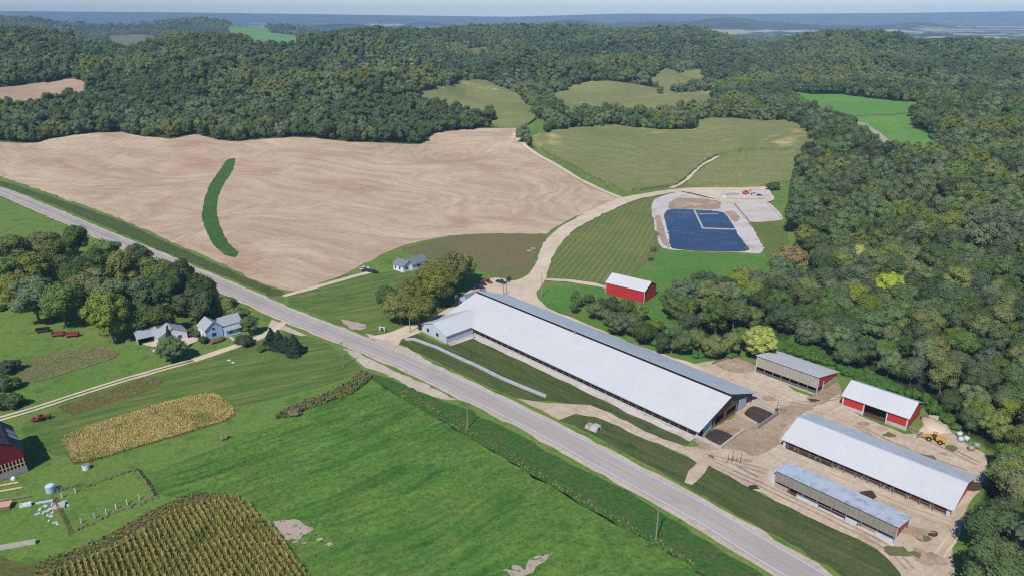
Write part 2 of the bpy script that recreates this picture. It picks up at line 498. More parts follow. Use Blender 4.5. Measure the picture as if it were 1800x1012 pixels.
M['dull'] = gmat('thin_grass', (130, 116, 80), (112, 118, 68), (142, 114, 86), big=0.015, med=0.05, fine=0.7, fa=(0.75, 1.25), streak=[(R(10), 30, 1.6, 0.4, (98, 112, 60))], bump=0.3)
M['bright'] = gmat('clover', (96, 140, 58), (84, 126, 52), (126, 130, 74), big=0.03, med=0.07, fine=0.6, fa=(0.7, 1.3), bump=0.4)
M['alf'] = gmat('far_alfalfa', (112, 156, 74), (100, 146, 66), (126, 156, 84), big=0.006, med=0.02, fine=0.2, fa=(0.88, 1.12), streak=[(R(60), 200, 5, 0.4, (94, 136, 62))], bump=0.1)
M['corn'] = gmat('standing_corn', (142, 144, 90), (124, 132, 78), (166, 160, 104), big=0.009, med=0.03, fine=0.45, fa=(0.72, 1.28), speck=(0.012, 0.60, (204, 184, 124), 0.85),
                 streak=[(R(14), 50, 2.6, 0.6, (112, 122, 68)), (R(14), 30, 1.5, 0.4, (158, 156, 104))], bump=0.9, camt=(0.55, 0.8))
M['gravel'] = gmat('gravel_track', (230, 210, 184), (214, 194, 168), (204, 182, 156), big=0.05, med=0.15, fine=1.2, fa=(0.86, 1.14), bump=0.2)
M['yard'] = gmat('dirt_yard', (228, 210, 186), (210, 190, 166), (188, 166, 144), big=0.04, med=0.09, fine=0.9, fa=(0.8, 1.2),
                 streak=[(A47, 26, 1.2, 0.5, (186, 160, 134)), (R(40), 20, 1.2, 0.35, (170, 144, 120))], bump=0.3, camt=(0.52, 0.7))
M['should'] = gmat('gravel_shoulder', (214, 198, 180), (200, 182, 162), (186, 168, 148), big=0.08, med=0.3, fine=1.6, fa=(0.8, 1.2), bump=0.3)
M['mud'] = gmat('trodden_mud', (192, 168, 144), (172, 146, 122), (150, 126, 104), big=0.06, med=0.25, fine=0.9, fa=(0.7, 1.3), bump=0.4)
M['slurry'] = gmat('manure_pit', (82, 68, 60), (68, 58, 52), (98, 80, 68), big=0.1, med=0.4, fine=1.2, fa=(0.75, 1.25), bump=0.3)
M['conc_g'] = gmat('concrete_apron', (220, 210, 204), (206, 194, 186), (190, 176, 168), big=0.05, med=0.1, fine=0.6, fa=(0.82, 1.18), bump=0.1)
M['asph'] = gmat('asphalt', (194, 184, 177), (184, 174, 167), (172, 162, 156), big=0.02, med=0.06, fine=1.5, fa=(0.9, 1.1), streak=[(A47, 90, 0.5, 0.5, (162, 152, 148)), (A47, 80, 0.9, 0.4, (188, 178, 176))], bump=0.05)
M['weeds'] = gmat('garden_weeds', (124, 128, 80), (140, 132, 94), (98, 116, 62), big=0.08, med=0.3, fine=1.0, fa=(0.5, 1.5), bump=0.9)
M['verge_d'] = gmat('dark_verge', (78, 100, 50), (98, 100, 62), (66, 90, 42), big=0.05, med=0.15, fine=0.8, fa=(0.6, 1.4), bump=0.7)
M['bare'] = gmat('bare_patch', (196, 176, 160), (184, 164, 148), fine=1.5, fa=(0.85, 1.15), bump=0.2)
M['hayrow'] = gmat('hay_rows', (146, 146, 92), (130, 134, 78), (150, 132, 90), fine=0.8, fa=(0.7, 1.3), bump=0.3)
t = NT('road_white_paint'); M['white_line'] = t.done(t.val(lin((226, 222, 222), 0.9), t.noise(t.pos(), 1.5, 4, 0.7), 0.8, 1.15), 0.6)
t = NT('road_yellow_paint'); M['yellow_line'] = t.done(t.mix(t.ramp(t.noise(t.pos(), 0.8, 4, 0.7), 0.45, 0.75), lin((214, 176, 112), 0.85), lin((176, 158, 140), 0.85)), 0.6)
t = NT('slurry_water')
wc = t.mix(t.ramp(t.noise(t.pos(), 0.06, 6, 0.7), 0.48, 0.7), lin((50, 60, 92), 0.8), lin((84, 86, 100), 0.8))
nb = t.noise(t.pos(), 0.5, 3)
t.bump(nb, 0.03, 0.3)
M['water'] = t.done(wc, 0.22, 0.35)

# ------------------------------------------------------------------ fields
sheet('field', GP(brown_px), 1, M['soil'], 9, 0.5, 5)
sheet('grass_waterway', GP([(400, 281), (413, 279), (409, 300), (396, 320), (384, 345), (381, 370), (386, 395), (400, 425), (419, 445), (414, 453), (395, 448), (375, 430), (362, 405), (355, 380), (360, 350), (372, 320), (390, 295)]), 2, M['pasture2'], 8, 0.25, 2.5)
sheet('field', GP(brownL_px), 1, M['soil2'], 20, 1, 15)
sheet('pasture_field', GP([(256, 834), (370, 792), (480, 748), (640, 680), (660, 668), (720, 705), (800, 752), (900, 812), (1000, 872), (1120, 940), (1230, 1003), (1300, 1050), (1000, 1250), (700, 1300), (620, 1150), (545, 1012), (500, 950), (430, 872), (380, 868), (290, 872)]), 1, M['pasture'], 9, 0.4, 4)
sheet('ditch_bank', GP([(643, 652), (700, 672), (760, 697), (830, 722), (900, 758), (1000, 812), (1100, 862), (1200, 924), (1330, 1003), (1420, 1070), (1300, 1060), (1228, 1004), (1120, 942), (1000, 874), (900, 814), (800, 754), (720, 707), (655, 668)]), 1, M['pasture2'], 9, 0.4, 4)
sheet('lawn', GP([(492, 586), (560, 596), (620, 632), (636, 650), (600, 668), (480, 700), (380, 730), (240, 770), (100, 800), (60, 780), (40, 745), (130, 705), (240, 668), (340, 640), (440, 606)]), 1, M['lawn'], 9, 0.4, 4, seed=5)
sheet('lawn', GP([(505, 527), (560, 508), (640, 486), (690, 476), (740, 470), (820, 480), (790, 545), (720, 569), (655, 588), (590, 568), (540, 545)]), 1, M['lawn'], 9, 0.4, 4, seed=6)
sheet('verge', GP([(715, 590), (735, 586), (785, 606), (835, 590), (900, 620), (1020, 675), (1150, 740), (1215, 775), (1200, 790), (1150, 765), (1085, 735), (1040, 714), (960, 704), (915, 702), (800, 650), (706, 604)]), 1, M['lawn2'], 7, 0.3, 3)
sheet('verge', GP([(985, 738), (1010, 728), (1060, 736), (1120, 765), (1180, 790), (1228, 812), (1262, 824), (1330, 862), (1450, 918), (1545, 965), (1585, 1005), (1590, 1060), (1530, 1060), (1480, 1012), (1400, 962), (1240, 872), (1100, 795), (1010, 748)]), 1, M['lawn2'], 7, 0.3, 3, seed=8)
sheet('verge', GP([(0, 318), (100, 350), (200, 385), (300, 430), (380, 465), (440, 492), (490, 510), (505, 518), (480, 520), (400, 488), (300, 448), (200, 405), (100, 362), (0, 326), (-60, 300)]), 1, M['verge_d'], 8, 0.4, 4, seed=9)
sheet('thin_grass_field', GP([(705, 440), (740, 429), (800, 415), (880, 413), (958, 413), (945, 445), (930, 478), (905, 492), (870, 486), (830, 470), (780, 462), (735, 450)]), 1, M['dull'], 9, 0.4, 4)
sheet('hay_field', GP([(957, 492), (962, 468), (975, 440), (1003, 410), (1050, 382), (1110, 352), (1190, 337), (1160, 358), (1148, 375), (1152, 410), (1160, 442), (1132, 462), (1110, 495), (1060, 500), (1010, 495)]), 1, M['hay'], 9, 0.4, 4)
# windrows of the cut hay: long low swaths side by side across the mown field
hp = GP([(962, 490), (966, 468), (978, 440), (1006, 412), (1052, 385), (1110, 356), (1165, 343), (1150, 365), (1146, 378), (1148, 410), (1152, 442), (1128, 462), (1106, 493), (1060, 498), (1010, 493)])
pa, pb = G(1000, 480), G(1085, 372)
du = (pb - pa) / np.linalg.norm(pb - pa); dv = np.array([du[1], -du[0]])
Vr = []
for k in range(-32, 56):
    for s in np.arange(-140, 260, 3.0):
        q0 = pa + dv * (k * 3.1 + 1.2 * math.sin(s * 0.02)) + du * s
        q1 = pa + dv * (k * 3.1 + 1.2 * math.sin((s + 3) * 0.02)) + du * (s + 3)
        if inpoly(np.array([q0[0]]), np.array([q0[1]]), hp)[0]:
            wd = 0.6 + rnd.uniform(-.15, .15)
            c = [q0 - dv * wd, q0 + dv * wd, q1 + dv * wd, q1 - dv * wd]
            z = [hz(*a) for a in c]; hgt = rnd.uniform(.22, .34)
            m0 = (q0[0], q0[1], hz(*q0) + hgt); m1 = (q1[0], q1[1], hz(*q1) + hgt)
            Vr.append([(c[0][0], c[0][1], z[0] + .05), m0, m1, (c[3][0], c[3][1], z[3] + .05)])
            Vr.append([m0, (c[1][0], c[1][1], z[1] + .05), (c[2][0], c[2][1], z[2] + .05), m1])
props(quads_obj('hay_windrows', np.array(Vr), M['hayrow']), 'parallel swaths of cut hay drying on the mown field beside the gravel track', 'hay', kind='stuff')
sheet('soil_strip', GP([(1146, 372), (1152, 372), (1160, 420), (1158, 440), (1140, 458), (1120, 470), (1128, 455), (1147, 436), (1150, 410)]), 2, M['dull'], 8, 0.3, 3)
sheet('meadow', GP([(1118, 480), (1135, 460), (1165, 443), (1310, 448), (1345, 455), (1390, 490), (1300, 525), (1200, 545), (1170, 560), (1165, 620), (1100, 600), (1020, 560), (960, 540), (948, 515), (960, 503), (1060, 506), (1080, 520), (1120, 500)]), 1, M['bright'], 9, 0.4, 4)
sheet('meadow', GP([(1318, 392), (1378, 388), (1385, 420), (1400, 470), (1345, 450), (1342, 438)]), 1, M['hay'], 9, 0.4, 4, seed=3)
sheet('meadow', GP([(1330, 600), (1400, 615), (1480, 640), (1500, 665), (1480, 660), (1400, 632), (1330, 618), (1290, 632), (1220, 640), (1180, 622), (1240, 605)]), 1, M['bright'], 9, 0.4, 4, seed=4)
sheet('corn_crop', GP(corn1_px), 1, M['corn'], 7, 0.5, 4, kind='stuff', label='large rolling field of standing corn with pale patches behind the farm pond', cat='crop', lift=2.1, rough=0.22)
sheet('corn_crop', GP(corn2_px), 1, M['corn'], 7, 0.5, 4, kind='stuff', label='smaller block of standing corn between the branching track and the farm pond', cat='crop', lift=2.1, rough=0.22)
sheet('corn_crop', GP(cornA_px), 1, M['corn'], 12, 0.8, 8, kind='stuff', label='corn field on a slope between wood edges beyond the bare brown field', cat='crop', lift=2.1, rough=0.2)
sheet('corn_crop', GP(cornB_px), 1, M['corn'], 12, 0.8, 8, kind='stuff', label='far corn field with yellow patches enclosed by tree belts', cat='crop', lift=2.1, rough=0.2)
sheet('corn_crop', GP(cornC_px), 1, M['corn'], 14, 0.8, 10, kind='stuff', label='smallest farthest corn patch in a notch of the wood', cat='crop', lift=2.1, rough=0.2)
sheet('alfalfa_field', GP(green_px), 1, M['alf'], 14, 0.6, 8)
ribbon('field_path', GP([(1488, 206), (1530, 203), (1570, 202), (1604, 199)]), -1.6, 1.6, 2, M['dull'], 8)
ribbon('field_path', GP([(1494, 214), (1520, 220), (1543, 236), (1568, 262)]), -2.2, 2.2, 2, M['bare'], 8)
sheet('hill_pasture', GP(far1_px), 1, M['dull'], 30, 1, 20)
sheet('hill_pasture', GP(far2_px), 1, M['alf'], 30, 1, 20, seed=2)
sheet('hill_pasture', GP(far3_px), 1, M['dull'], 30, 1, 20, seed=3)
sheet('meadow', GP([(908, 245), (925, 228), (945, 232), (935, 248), (925, 256)]), 1, M['bright'], 9, 0.4, 4, seed=14)
# rough strips and garden ground near the left houses
sheet('garden_plot', GP([(30, 640), (80, 622), (170, 607), (190, 610), (208, 626), (150, 645), (60, 672), (30, 665)]), 2, M['weeds'], 6, 0.3, 3)
sheet('rough_strip', GP([(103, 714), (180, 690), (250, 664), (285, 664), (280, 680), (210, 703), (130, 728)]), 2, M['brush'], 6, 0.3, 3)
sheet('rough_strip', GP([(110, 766), (180, 741), (290, 706), (370, 690), (400, 704), (416, 728), (395, 741), (250, 785), (150, 815), (128, 816), (117, 790)]), 2, M['brush'], 6, 0.3, 3, seed=4)
sheet('rough_ground', GP([(-60, 1012), (-60, 960), (60, 990), (170, 950), (260, 900), (330, 870), (420, 868), (330, 892), (240, 940), (120, 990), (40, 1020)]), 1, M['brush'], 6, 0.3, 3, seed=5)
sheet('rough_strip', GP([(480, 738), (520, 712), (590, 686), (640, 655), (655, 664), (620, 690), (560, 712), (500, 735)]), 2, M['pasture2'], 6, 0.3, 3, seed=6)
sheet('corn_ground', GP([(60, 1020), (200, 962), (330, 890), (418, 873), (450, 900), (500, 950), (548, 1016), (600, 1100), (0, 1100)]), 1, M['brush'], 6, 0.3, 3, seed=7)
for i, q in enumerate([[(481, 918), (500, 912), (528, 915), (552, 930), (545, 938), (512, 945), (490, 935)], [(925, 994), (935, 986), (958, 976), (972, 972), (950, 990), (938, 1006), (925, 1010)], [(884, 1000), (905, 1000), (915, 1010), (900, 1012)]]):
    sheet('bare_patch', GP(q), 2, M['bare'], 5, 0.35, 1.2, seed=20 + i)
pr_ = random.Random(3)
for i in range(14):
    cx_, cy_ = pr_.choice([(570, 960), (585, 955), (550, 950), (905, 1004), (960, 985), (520, 950), (700, 690), (800, 740)])
    c0 = G(cx_ + pr_.uniform(-16, 16), cy_ + pr_.uniform(-8, 8)); rr_ = pr_.uniform(0.3, 0.9)
    sheet('bare_patch', [c0 + rr_ * pr_.uniform(0.5, 1.3) * np.array([math.cos(a_ * 0.7854) * 1.5, math.sin(a_ * 0.7854)]) for a_ in range(8)], 3 + 0.05 * i, M['bare'], 2, 0.1, 0.5, seed=90 + i)
sheet('rock_patch', GP([(598, 561), (612, 563), (640, 570), (645, 577), (632, 581), (610, 573)]), 2, M['bare'], 5, 0.35, 1.5, seed=24)

# ------------------------------------------------------------------ gravel, yards
sheet('farm_drive', GP([(652, 592), (685, 584), (718, 572), (740, 566), (770, 553), (800, 534), (840, 500), (872, 488), (905, 494), (928, 484), (944, 458), (956, 428), (985, 400), (1040, 370), (1092, 349), (1180, 334), (1230, 331), (1345, 330),
                        (1360, 352), (1345, 357), (1292, 359), (1262, 352), (1200, 338), (1120, 352), (1060, 378), (1010, 405), (985, 430), (970, 458), (960, 488), (952, 502), (945, 520), (962, 541), (1010, 561), (1060, 582), (1120, 608), (1165, 622), (1225, 642),
                        (1250, 660), (1180, 650), (900, 560), (840, 540), (742, 584), (706, 596), (701, 608)]), 3, M['gravel'], 8, 0.35, 4)
sheet('farm_yard', GP([(1215, 640), (1270, 634), (1310, 640), (1330, 652), (1440, 702), (1476, 682), (1482, 715), (1590, 762), (1630, 758), (1625, 738), (1636, 730), (1655, 730), (1672, 758), (1700, 782), (1732, 795), (1735, 830), (1716, 862), (1700, 900), (1676, 960), (1680, 1010), (1700, 1060), (1600, 1060),
                       (1582, 1005), (1540, 963), (1450, 922), (1330, 862), (1262, 826), (1245, 818), (1225, 846), (1216, 852), (1203, 848), (1214, 828), (1226, 812), (1180, 790), (1120, 765), (1060, 736), (1010, 728), (985, 738), (955, 722), (908, 699), (960, 708), (1040, 712), (1090, 734), (1150, 764), (1222, 786), (1300, 740), (1230, 660)]), 2, M['yard'], 6, 0.3, 3)
sheet('muddy_ground', GP([(1275, 740), (1320, 715), (1350, 722), (1420, 700), (1470, 672), (1476, 690), (1440, 712), (1400, 735), (1370, 762), (1360, 790), (1330, 800), (1290, 790), (1230, 790), (1222, 778)]), 3, M['mud'], 5, 0.5, 2)
sheet('feed_lane', GP([(1350, 798), (1376, 790), (1500, 850), (1660, 906), (1680, 912), (1650, 920), (1612, 905), (1480, 850), (1402, 806)]), 3, M['yard'], 5, 0.3, 2, seed=7)
sheet('sand_spill', GP([(1618, 770), (1622, 745), (1636, 728), (1650, 732), (1668, 760), (1640, 762)]), 3, M['gravel'], 5, 0.4, 1.5, seed=8)
ribbon('field_path', GP([(908, 243), (925, 259), (965, 284), (1010, 311), (1060, 336), (1095, 350)]), -2.0, 2.0, 3, M['gravel'], 5, jit=0.2)
ribbon('field_path', GP([(906, 245), (906, 232), (915, 224)]), -2.2, 2.2, 3, M['gravel'], 5, jit=0.2)
ribbon('field_path', GP([(1180, 332), (1207, 316), (1232, 292), (1262, 276)]), -2.0, 2.0, 3, M['gravel'], 5, jit=0.2)
ribbon('field_path', GP([(958, 492), (1000, 494), (1040, 500), (1068, 506)]), -1.7, 1.7, 3, M['gravel'], 4, jit=0.2)
ribbon('house_drive', GP([(498, 521), (560, 504), (620, 487), (660, 477)]), -1.7, 1.7, 3, M['gravel'], 4, jit=0.2)
dl = GP([(500, 566), (482, 580), (460, 592), (400, 614), (340, 634), (232, 664), (120, 699), (50, 722), (-30, 745), (-120, 775)])
ribbon('house_drive', dl[:5], -1.9, 1.9, 3, M['gravel'], 4, jit=0.15)
ribbon('house_drive', dl[4:], -1.7, -0.45, 3, M['gravel'], 4, jit=0.12)
ribbon('house_drive', dl[4:], 0.45, 1.7, 3, M['gravel'], 4, jit=0.12)
sheet('drive_mouth', GP([(478, 562), (500, 572), (540, 590), (520, 588), (492, 580), (476, 586), (470, 580)]), 2, M['should'], 5, 0.2, 2)
# main road
road = GP([(-120, 297), (24.7, 346.7), (98.8, 378), (250, 443), (429, 519.5), (498.6, 551), (617.8, 598.6), (718.6, 639), (800, 676.8), (918.6, 733.7), (1010, 781), (1068.6, 813.7), (1240, 906), (1340, 967.5), (1415, 1011.7), (1520, 1078)])
sheet('gravel_shoulder', GP([(604, 612), (628, 634), (643, 646), (680, 658), (720, 680), (762, 697), (800, 704), (760, 680), (700, 655), (640, 625)]), 2, M['should'], 5, 0.3, 2, seed=2)
sheet('gravel_shoulder', GP([(640, 585), (660, 590), (701, 606), (716, 612), (760, 640), (700, 625)]), 2, M['should'], 5, 0.3, 2, seed=3)
ribbon('gravel_shoulder', road, -5.6, 5.6, 3, M['should'], 4, jit=0.3, sub=2)
ribbon('road', road, -4.1, 4.1, 5, M['asph'], 4, sub=2)
ribbon('road_marking', road, -3.62, -3.42, 7, M['white_line'], 4)
ribbon('road_marking', road, 3.42, 3.62, 7, M['white_line'], 4)
ribbon('road_marking', road, -0.24, -0.1, 7, M['yellow_line'], 4)
ribbon('road_marking', road, 0.1, 0.24, 7, M['yellow_line'], 4)
for (pts, mt) in (([(1250, 812), (1350, 858), (1450, 905), (1560, 962), (1600, 1000)], 'mud'), ([(1235, 800), (1290, 812), (1350, 830)], 'mud'), ([(1345, 735), (1420, 712), (1470, 700), (1560, 735), (1650, 780), (1720, 815)], 'mud'), ([(1255, 655), (1310, 690), (1370, 705), (1440, 715)], 'gravel'),
                  ([(1390, 800), (1480, 842), (1600, 892), (1680, 925), (1640, 990)], 'gravel'), ([(1500, 745), (1580, 785), (1700, 830)], 'mud')):
    w_ = GP(pts)
    ribbon('wheel_rut', w_, -1.15, -0.65, 4, M[mt], 3, jit=0.12); ribbon('wheel_rut', w_, 0.65, 1.15, 4, M[mt], 3, jit=0.12)
for pts in ([(515, 945), (560, 1000), (600, 1050)], [(405, 800), (470, 870), (500, 915)], [(648, 690), (760, 748), (900, 830), (1050, 915), (1200, 1010)]):
    w_ = GP(pts)
    ribbon('wheel_track', w_, -1.0, -0.75, 3, M['hay'], 3, jit=0.08); ribbon('wheel_track', w_, 0.75, 1.0, 3, M['hay'], 3, jit=0.08)
pr_ = random.Random(12)
for i in range(26):
    cx_, cy_ = pr_.choice([(1330, 690), (1400, 735), (1300, 800), (1345, 850), (1520, 740), (1650, 800), (1620, 940), (1640, 985), (1560, 760), (1290, 740), (1700, 840), (1590, 975), (1250, 805), (1420, 715), (1500, 860)])
    c0 = G(cx_ + pr_.uniform(-28, 28), cy_ + pr_.uniform(-14, 14)); rr_ = pr_.uniform(0.7, 2.6)
    sheet('dirt_patch', [c0 + rr_ * pr_.uniform(0.5, 1.2) * np.array([math.cos(a_ * 0.7854) * pr_.uniform(1, 1.8), math.sin(a_ * 0.7854)]) for a_ in range(8)], 4 + 0.1 * i / 26, M[pr_.choice(['mud', 'mud', 'dull', 'slurry'])], 3, 0.15, 0.8, seed=60 + i)
#@@LAGOON
sheet('pond_apron', GP([(1145, 366), (1150, 352), (1168, 344), (1195, 338), (1235, 347), (1262, 352), (1290, 358), (1300, 372), (1316, 391), (1343, 438), (1334, 447), (1312, 445), (1180, 440), (1166, 437), (1156, 428)]), 2, M['conc_g'], 8, 0.25, 3)
sheet('gravel_pile_bed', GP([(1178, 356), (1196, 349), (1240, 351), (1264, 358), (1262, 368), (1220, 368), (1176, 368)]), 3, M['mud'], 6, 0.5, 2)
sheet('mud_bank', GP([(1151, 380), (1158, 378), (1166, 400), (1177, 436), (1168, 433), (1156, 410)]), 3, M['mud'], 6, 0.3, 2, seed=2)
sheet('mud_bank', GP([(1275, 372), (1290, 372), (1300, 385), (1292, 392), (1284, 384)]), 3, M['mud'], 6, 0.3, 2, seed=3)
sheet('concrete_pad', GP([(1292, 359), (1346, 355), (1376, 387), (1318, 391)]), 3, M['conc_g'], 8, 0.1, 3)
o = sheet('pond_water', GP([(1167, 379), (1173, 371), (1188, 369), (1220, 370), (1255, 372), (1270, 375), (1280, 384), (1296, 412), (1310, 442), (1183, 438), (1176, 415)]), 4, M['water'], 8, 0.2, 3)

# ------------------------------------------------------------------ trees
def leaf_mat(name, base, var=0.3, hue=0.018, k=1.0, sat=1.0):
    t = NT(name)
    oi = t.n('ObjectInfo')
    p = t.obj()
    n1 = t.noise(p, 0.55, 3, 0.6)
    h = t.n('HueSaturation')
    hv = t.n('MapRange'); t.link(oi.outputs['Random'], hv.inputs[0]); hv.inputs[3].default_value = 0.5 - hue; hv.inputs[4].default_value = 0.5 + hue
    t.link(hv.outputs[0], h.inputs['Hue'])
    r2 = t.math('FRACT', t.math('MULTIPLY', oi.outputs['Random'], 17.3))
    vv = t.n('MapRange'); t.link(r2, vv.inputs[0]); vv.inputs[3].default_value = 1 - var; vv.inputs[4].default_value = 1 + var
    t.link(vv.outputs[0], h.inputs['Value'])
    r3 = t.math('FRACT', t.math('MULTIPLY', oi.outputs['Random'], 71.7))
    sv = t.n('MapRange'); t.link(r3, sv.inputs[0]); sv.inputs[3].default_value = 0.72 * sat; sv.inputs[4].default_value = 1.08 * sat
    t.link(sv.outputs[0], h.inputs['Saturation'])
    h.inputs['Color'].default_value = lin(base, k)
    col = t.val(h.outputs[0], n1, 0.75, 1.3)
    t.set(t.b.inputs['Base Color'], col)
    t.b.inputs['Roughness'].default_value = 0.75
    t.b.inputs['Specular IOR Level'].default_value = 0.15
    tr = t.n('BsdfTranslucent')
    t.link(col, tr.inputs[0])
    mx = t.n('MixShader'); mx.inputs[0].default_value = 0.22
    t.link(t.b.outputs[0], mx.inputs[1]); t.link(tr.outputs[0], mx.inputs[2])
    t.link(mx.outputs[0], t.o.inputs[0])
    return t.m
L = {}
L['dark'] = leaf_mat('foliage_dark', (80, 98, 52), var=0.25)
L['mid'] = leaf_mat('foliage_mid', (98, 118, 58), var=0.25)
L['grey'] = leaf_mat('foliage_grey_green', (98, 116, 70), var=0.2, sat=0.95)
L['olive'] = leaf_mat('foliage_olive', (114, 124, 54), var=0.2)
L['yellow'] = leaf_mat('foliage_yellow_green', (158, 164, 60))
L['brown'] = leaf_mat('foliage_brown', (146, 126, 88), hue=0.015)
L['lush'] = leaf_mat('foliage_lush', (88, 122, 54))
L['walnut'] = leaf_mat('foliage_walnut', (116, 120, 48), var=0.15, hue=0.012)
L['spruce'] = leaf_mat('foliage_spruce', (48, 66, 50), hue=0.015)
M['bark'] = pmat('bark', (112, 96, 78), 0.9, 0.25, 2.0)

_cs = []
for ax in range(3):
    for sg in (-1, 1):
        for i in range(2):
            for j in range(2):
                q = []
                for (a, b) in ((i, j), (i + 1, j), (i + 1, j + 1), (i, j + 1)):
                    v = [0, 0, 0]; v[ax] = sg; v[(ax + 1) % 3] = (a - 1) * 1.0; v[(ax + 2) % 3] = (b - 1) * 1.0
                    v = np.array(v, float); q.append(v / np.linalg.norm(v))
                _cs.append(q)
_cs = np.array(_cs)

def leaves(P, N, size, r):
    """leaf-sized quads at P facing N"""
    n = len(P)
    a = np.cross(N, r.normal(0, 1, (n, 3))); a /= np.linalg.norm(a, axis=1)[:, None] + 1e-9
    b = np.cross(N, a)
    s = size * r.uniform(0.6, 1.35, (n, 1))
    k = r.uniform(0.55, 1.0, (n, 1))
    return np.stack([P - a * s * 0.5, P - b * s * 0.5 * k, P + a * s * 0.5, P + b * s * 0.5 * k], 1)

def crown_quads(seed, Rr=6.0, z0=2.2, z1=14.0, nl=26, nleaf=2400, ls=0.62, shape='round', lobe=(0.27, 0.42), core=0.84):
    r = np.random.default_rng(seed)
    cz, rz = (z0 + z1) / 2, (z1 - z0) / 2
    d = r.normal(0, 1, (nl, 3)); d[:, 2] = d[:, 2] * 0.9 + 0.25
    d /= np.linalg.norm(d, axis=1)[:, None]
    lr = r.uniform(*lobe, nl) * Rr
    rad = r.uniform(0.55, 0.86, nl)
    sc = np.array([Rr, Rr, rz])
    c = d * rad[:, None] * (sc - lr.mean() * 0.55)
    if shape == 'broad':
        c[:, 2] = np.where(c[:, 2] < -0.2 * rz, -0.2 * rz + c[:, 2] * 0.4, c[:, 2])
    if shape == 'cone':
        u = np.sort(r.uniform(0, 1, nl)); ang = r.uniform(0, 6.28, nl)
        rr = Rr * (1 - u) * 0.62
        c = np.c_[np.cos(ang) * rr, np.sin(ang) * rr, -rz + u * 2 * rz * 0.93]
        lr = Rr * (0.42 * (1 - u) + 0.12)
    c = np.vstack([c, [[0, 0, 0]]]) if shape != 'cone' else c
    lr = np.append(lr, Rr * 0.55) if shape != 'cone' else lr
    c[:, 2] += cz
    out = []
    cores = _cs[None] * (lr * core)[:, None, None, None] * np.array([1, 1, 0.85]) + c[:, None, None, :]
    out.append(cores.reshape(-1, 4, 3))
    w = lr ** 2; w = w / w.sum()
    k = r.choice(len(lr), int(nleaf * 1.5), p=w)
    dd = r.normal(0, 1, (len(k), 3)); dd /= np.linalg.norm(dd, axis=1)[:, None]
    P = c[k] + dd * (lr[k] * r.uniform(0.82, 1.12, len(k)))[:, None] * np.array([1, 1, 0.85])
    keep = np.ones(len(P), bool)
    for i in range(len(lr)):
        q = np.linalg.norm((P - c[i]) / np.array([1, 1, 0.85]), axis=1)
        keep &= ~((q < lr[i] * 0.78) & (k != i))
    P, dd = P[keep][:nleaf], dd[keep][:nleaf]
    oc = P - np.array([0, 0, cz]); oc /= np.linalg.norm(oc, axis=1)[:, None] + 1e-6
    N = dd * 0.7 + oc * 0.4 + r.normal(0, 0.42, dd.shape) + np.array([0, 0, 0.25])
    N /= np.linalg.norm(N, axis=1)[:, None]
    out.append(leaves(P, N, ls, r))
    return np.concatenate(out)

def trunk_mesh(seed, h=9.0, r0=0.38, limbs=5, n=7):
    r = random.Random(seed)
    V, Fc = [], []
    def tube(pts, rads):
        base = len(V)
        for (p, q) in zip(pts, rads):
            for i in range(n):
                a = 2 * math.pi * i / n
                V.append((p[0] + q * math.cos(a), p[1] + q * math.sin(a), p[2]))
        for j in range(len(pts) - 1):
            for i in range(n):
                a, b = base + j * n + i, base + j * n + (i + 1) % n
                Fc.append([a, b, b + n, a + n])
    tube([(0, 0, -0.4), (0, 0, 0.5), (0.1, 0, h * 0.5), (0.2, 0.1, h)], [r0 * 1.5, r0, r0 * 0.7, r0 * 0.25])
    for i in range(limbs):
        a = 2 * math.pi * (i + r.random() * 0.5) / limbs
        z = h * r.uniform(0.25, 0.6); l = h * r.uniform(0.3, 0.45)
        tube([(0.05, 0, z), (math.cos(a) * l * 0.6, math.sin(a) * l * 0.6, z + l * 0.5), (math.cos(a) * l, math.sin(a) * l, z + l * 1.0)], [r0 * 0.5, r0 * 0.3, r0 * 0.12])
    me = bpy.data.meshes.new('trunk')
    me.from_pydata(V, [], Fc); me.materials.append(M['bark']); me.polygons.foreach_set('use_smooth', [True] * len(me.polygons)); me.update()
    return me

CR = {'round': [], 'broad': [], 'bush': [], 'spruce': [], 'thin': []}
for s, (r_, z0_, z1_, n_, l_) in enumerate([(6.0, 1.8, 13, 26, (0.27, 0.42)), (7.0, 1.6, 12.6, 34, (0.2, 0.34)), (4.9, 1.8, 15.4, 26, (0.3, 0.46)), (6.6, 1.2, 14.6, 40, (0.18, 0.3)), (5.6, 2.4, 13.6, 18, (0.3, 0.5)), (6.2, 1.8, 12.0, 22, (0.22, 0.44)), (4.6, 1.4, 12.2, 20, (0.3, 0.44)), (7.2, 2.0, 15.0, 44, (0.17, 0.3))]):
    CR['round'].append(quads_obj('crown', crown_quads(s, r_, z0_, z1_, n_, 3200, 0.55, 'round', l_), None, link=False))
for s in range(3):
    CR['broad'].append(quads_obj('crown', crown_quads(20 + s, 7.6, 3.0, 14.5, 40, 4600, 0.58, 'broad', (0.2, 0.3)), None, link=False))
for s in range(3):
    CR['bush'].append(quads_obj('crown', crown_quads(30 + s, 2.6, 0.1, 3.4, 12, 900, 0.36, 'round', (0.3, 0.45)), None, link=False))
for s in range(2):
    CR['spruce'].append(quads_obj('crown', crown_quads(40 + s, 3.3, 0.4, 9.5, 60, 2600, 0.42, 'cone'), None, link=False))
TRUNK = [trunk_mesh(i, 9.5) for i in range(3)]
TR_BUSH = trunk_mesh(9, 2.0, 0.12, 3); TR_SPR = trunk_mesh(8, 8.0, 0.2, 0)
for lst in CR.values():
    for me_ in lst:
        if not me_.materials: me_.materials.append(L['mid'])

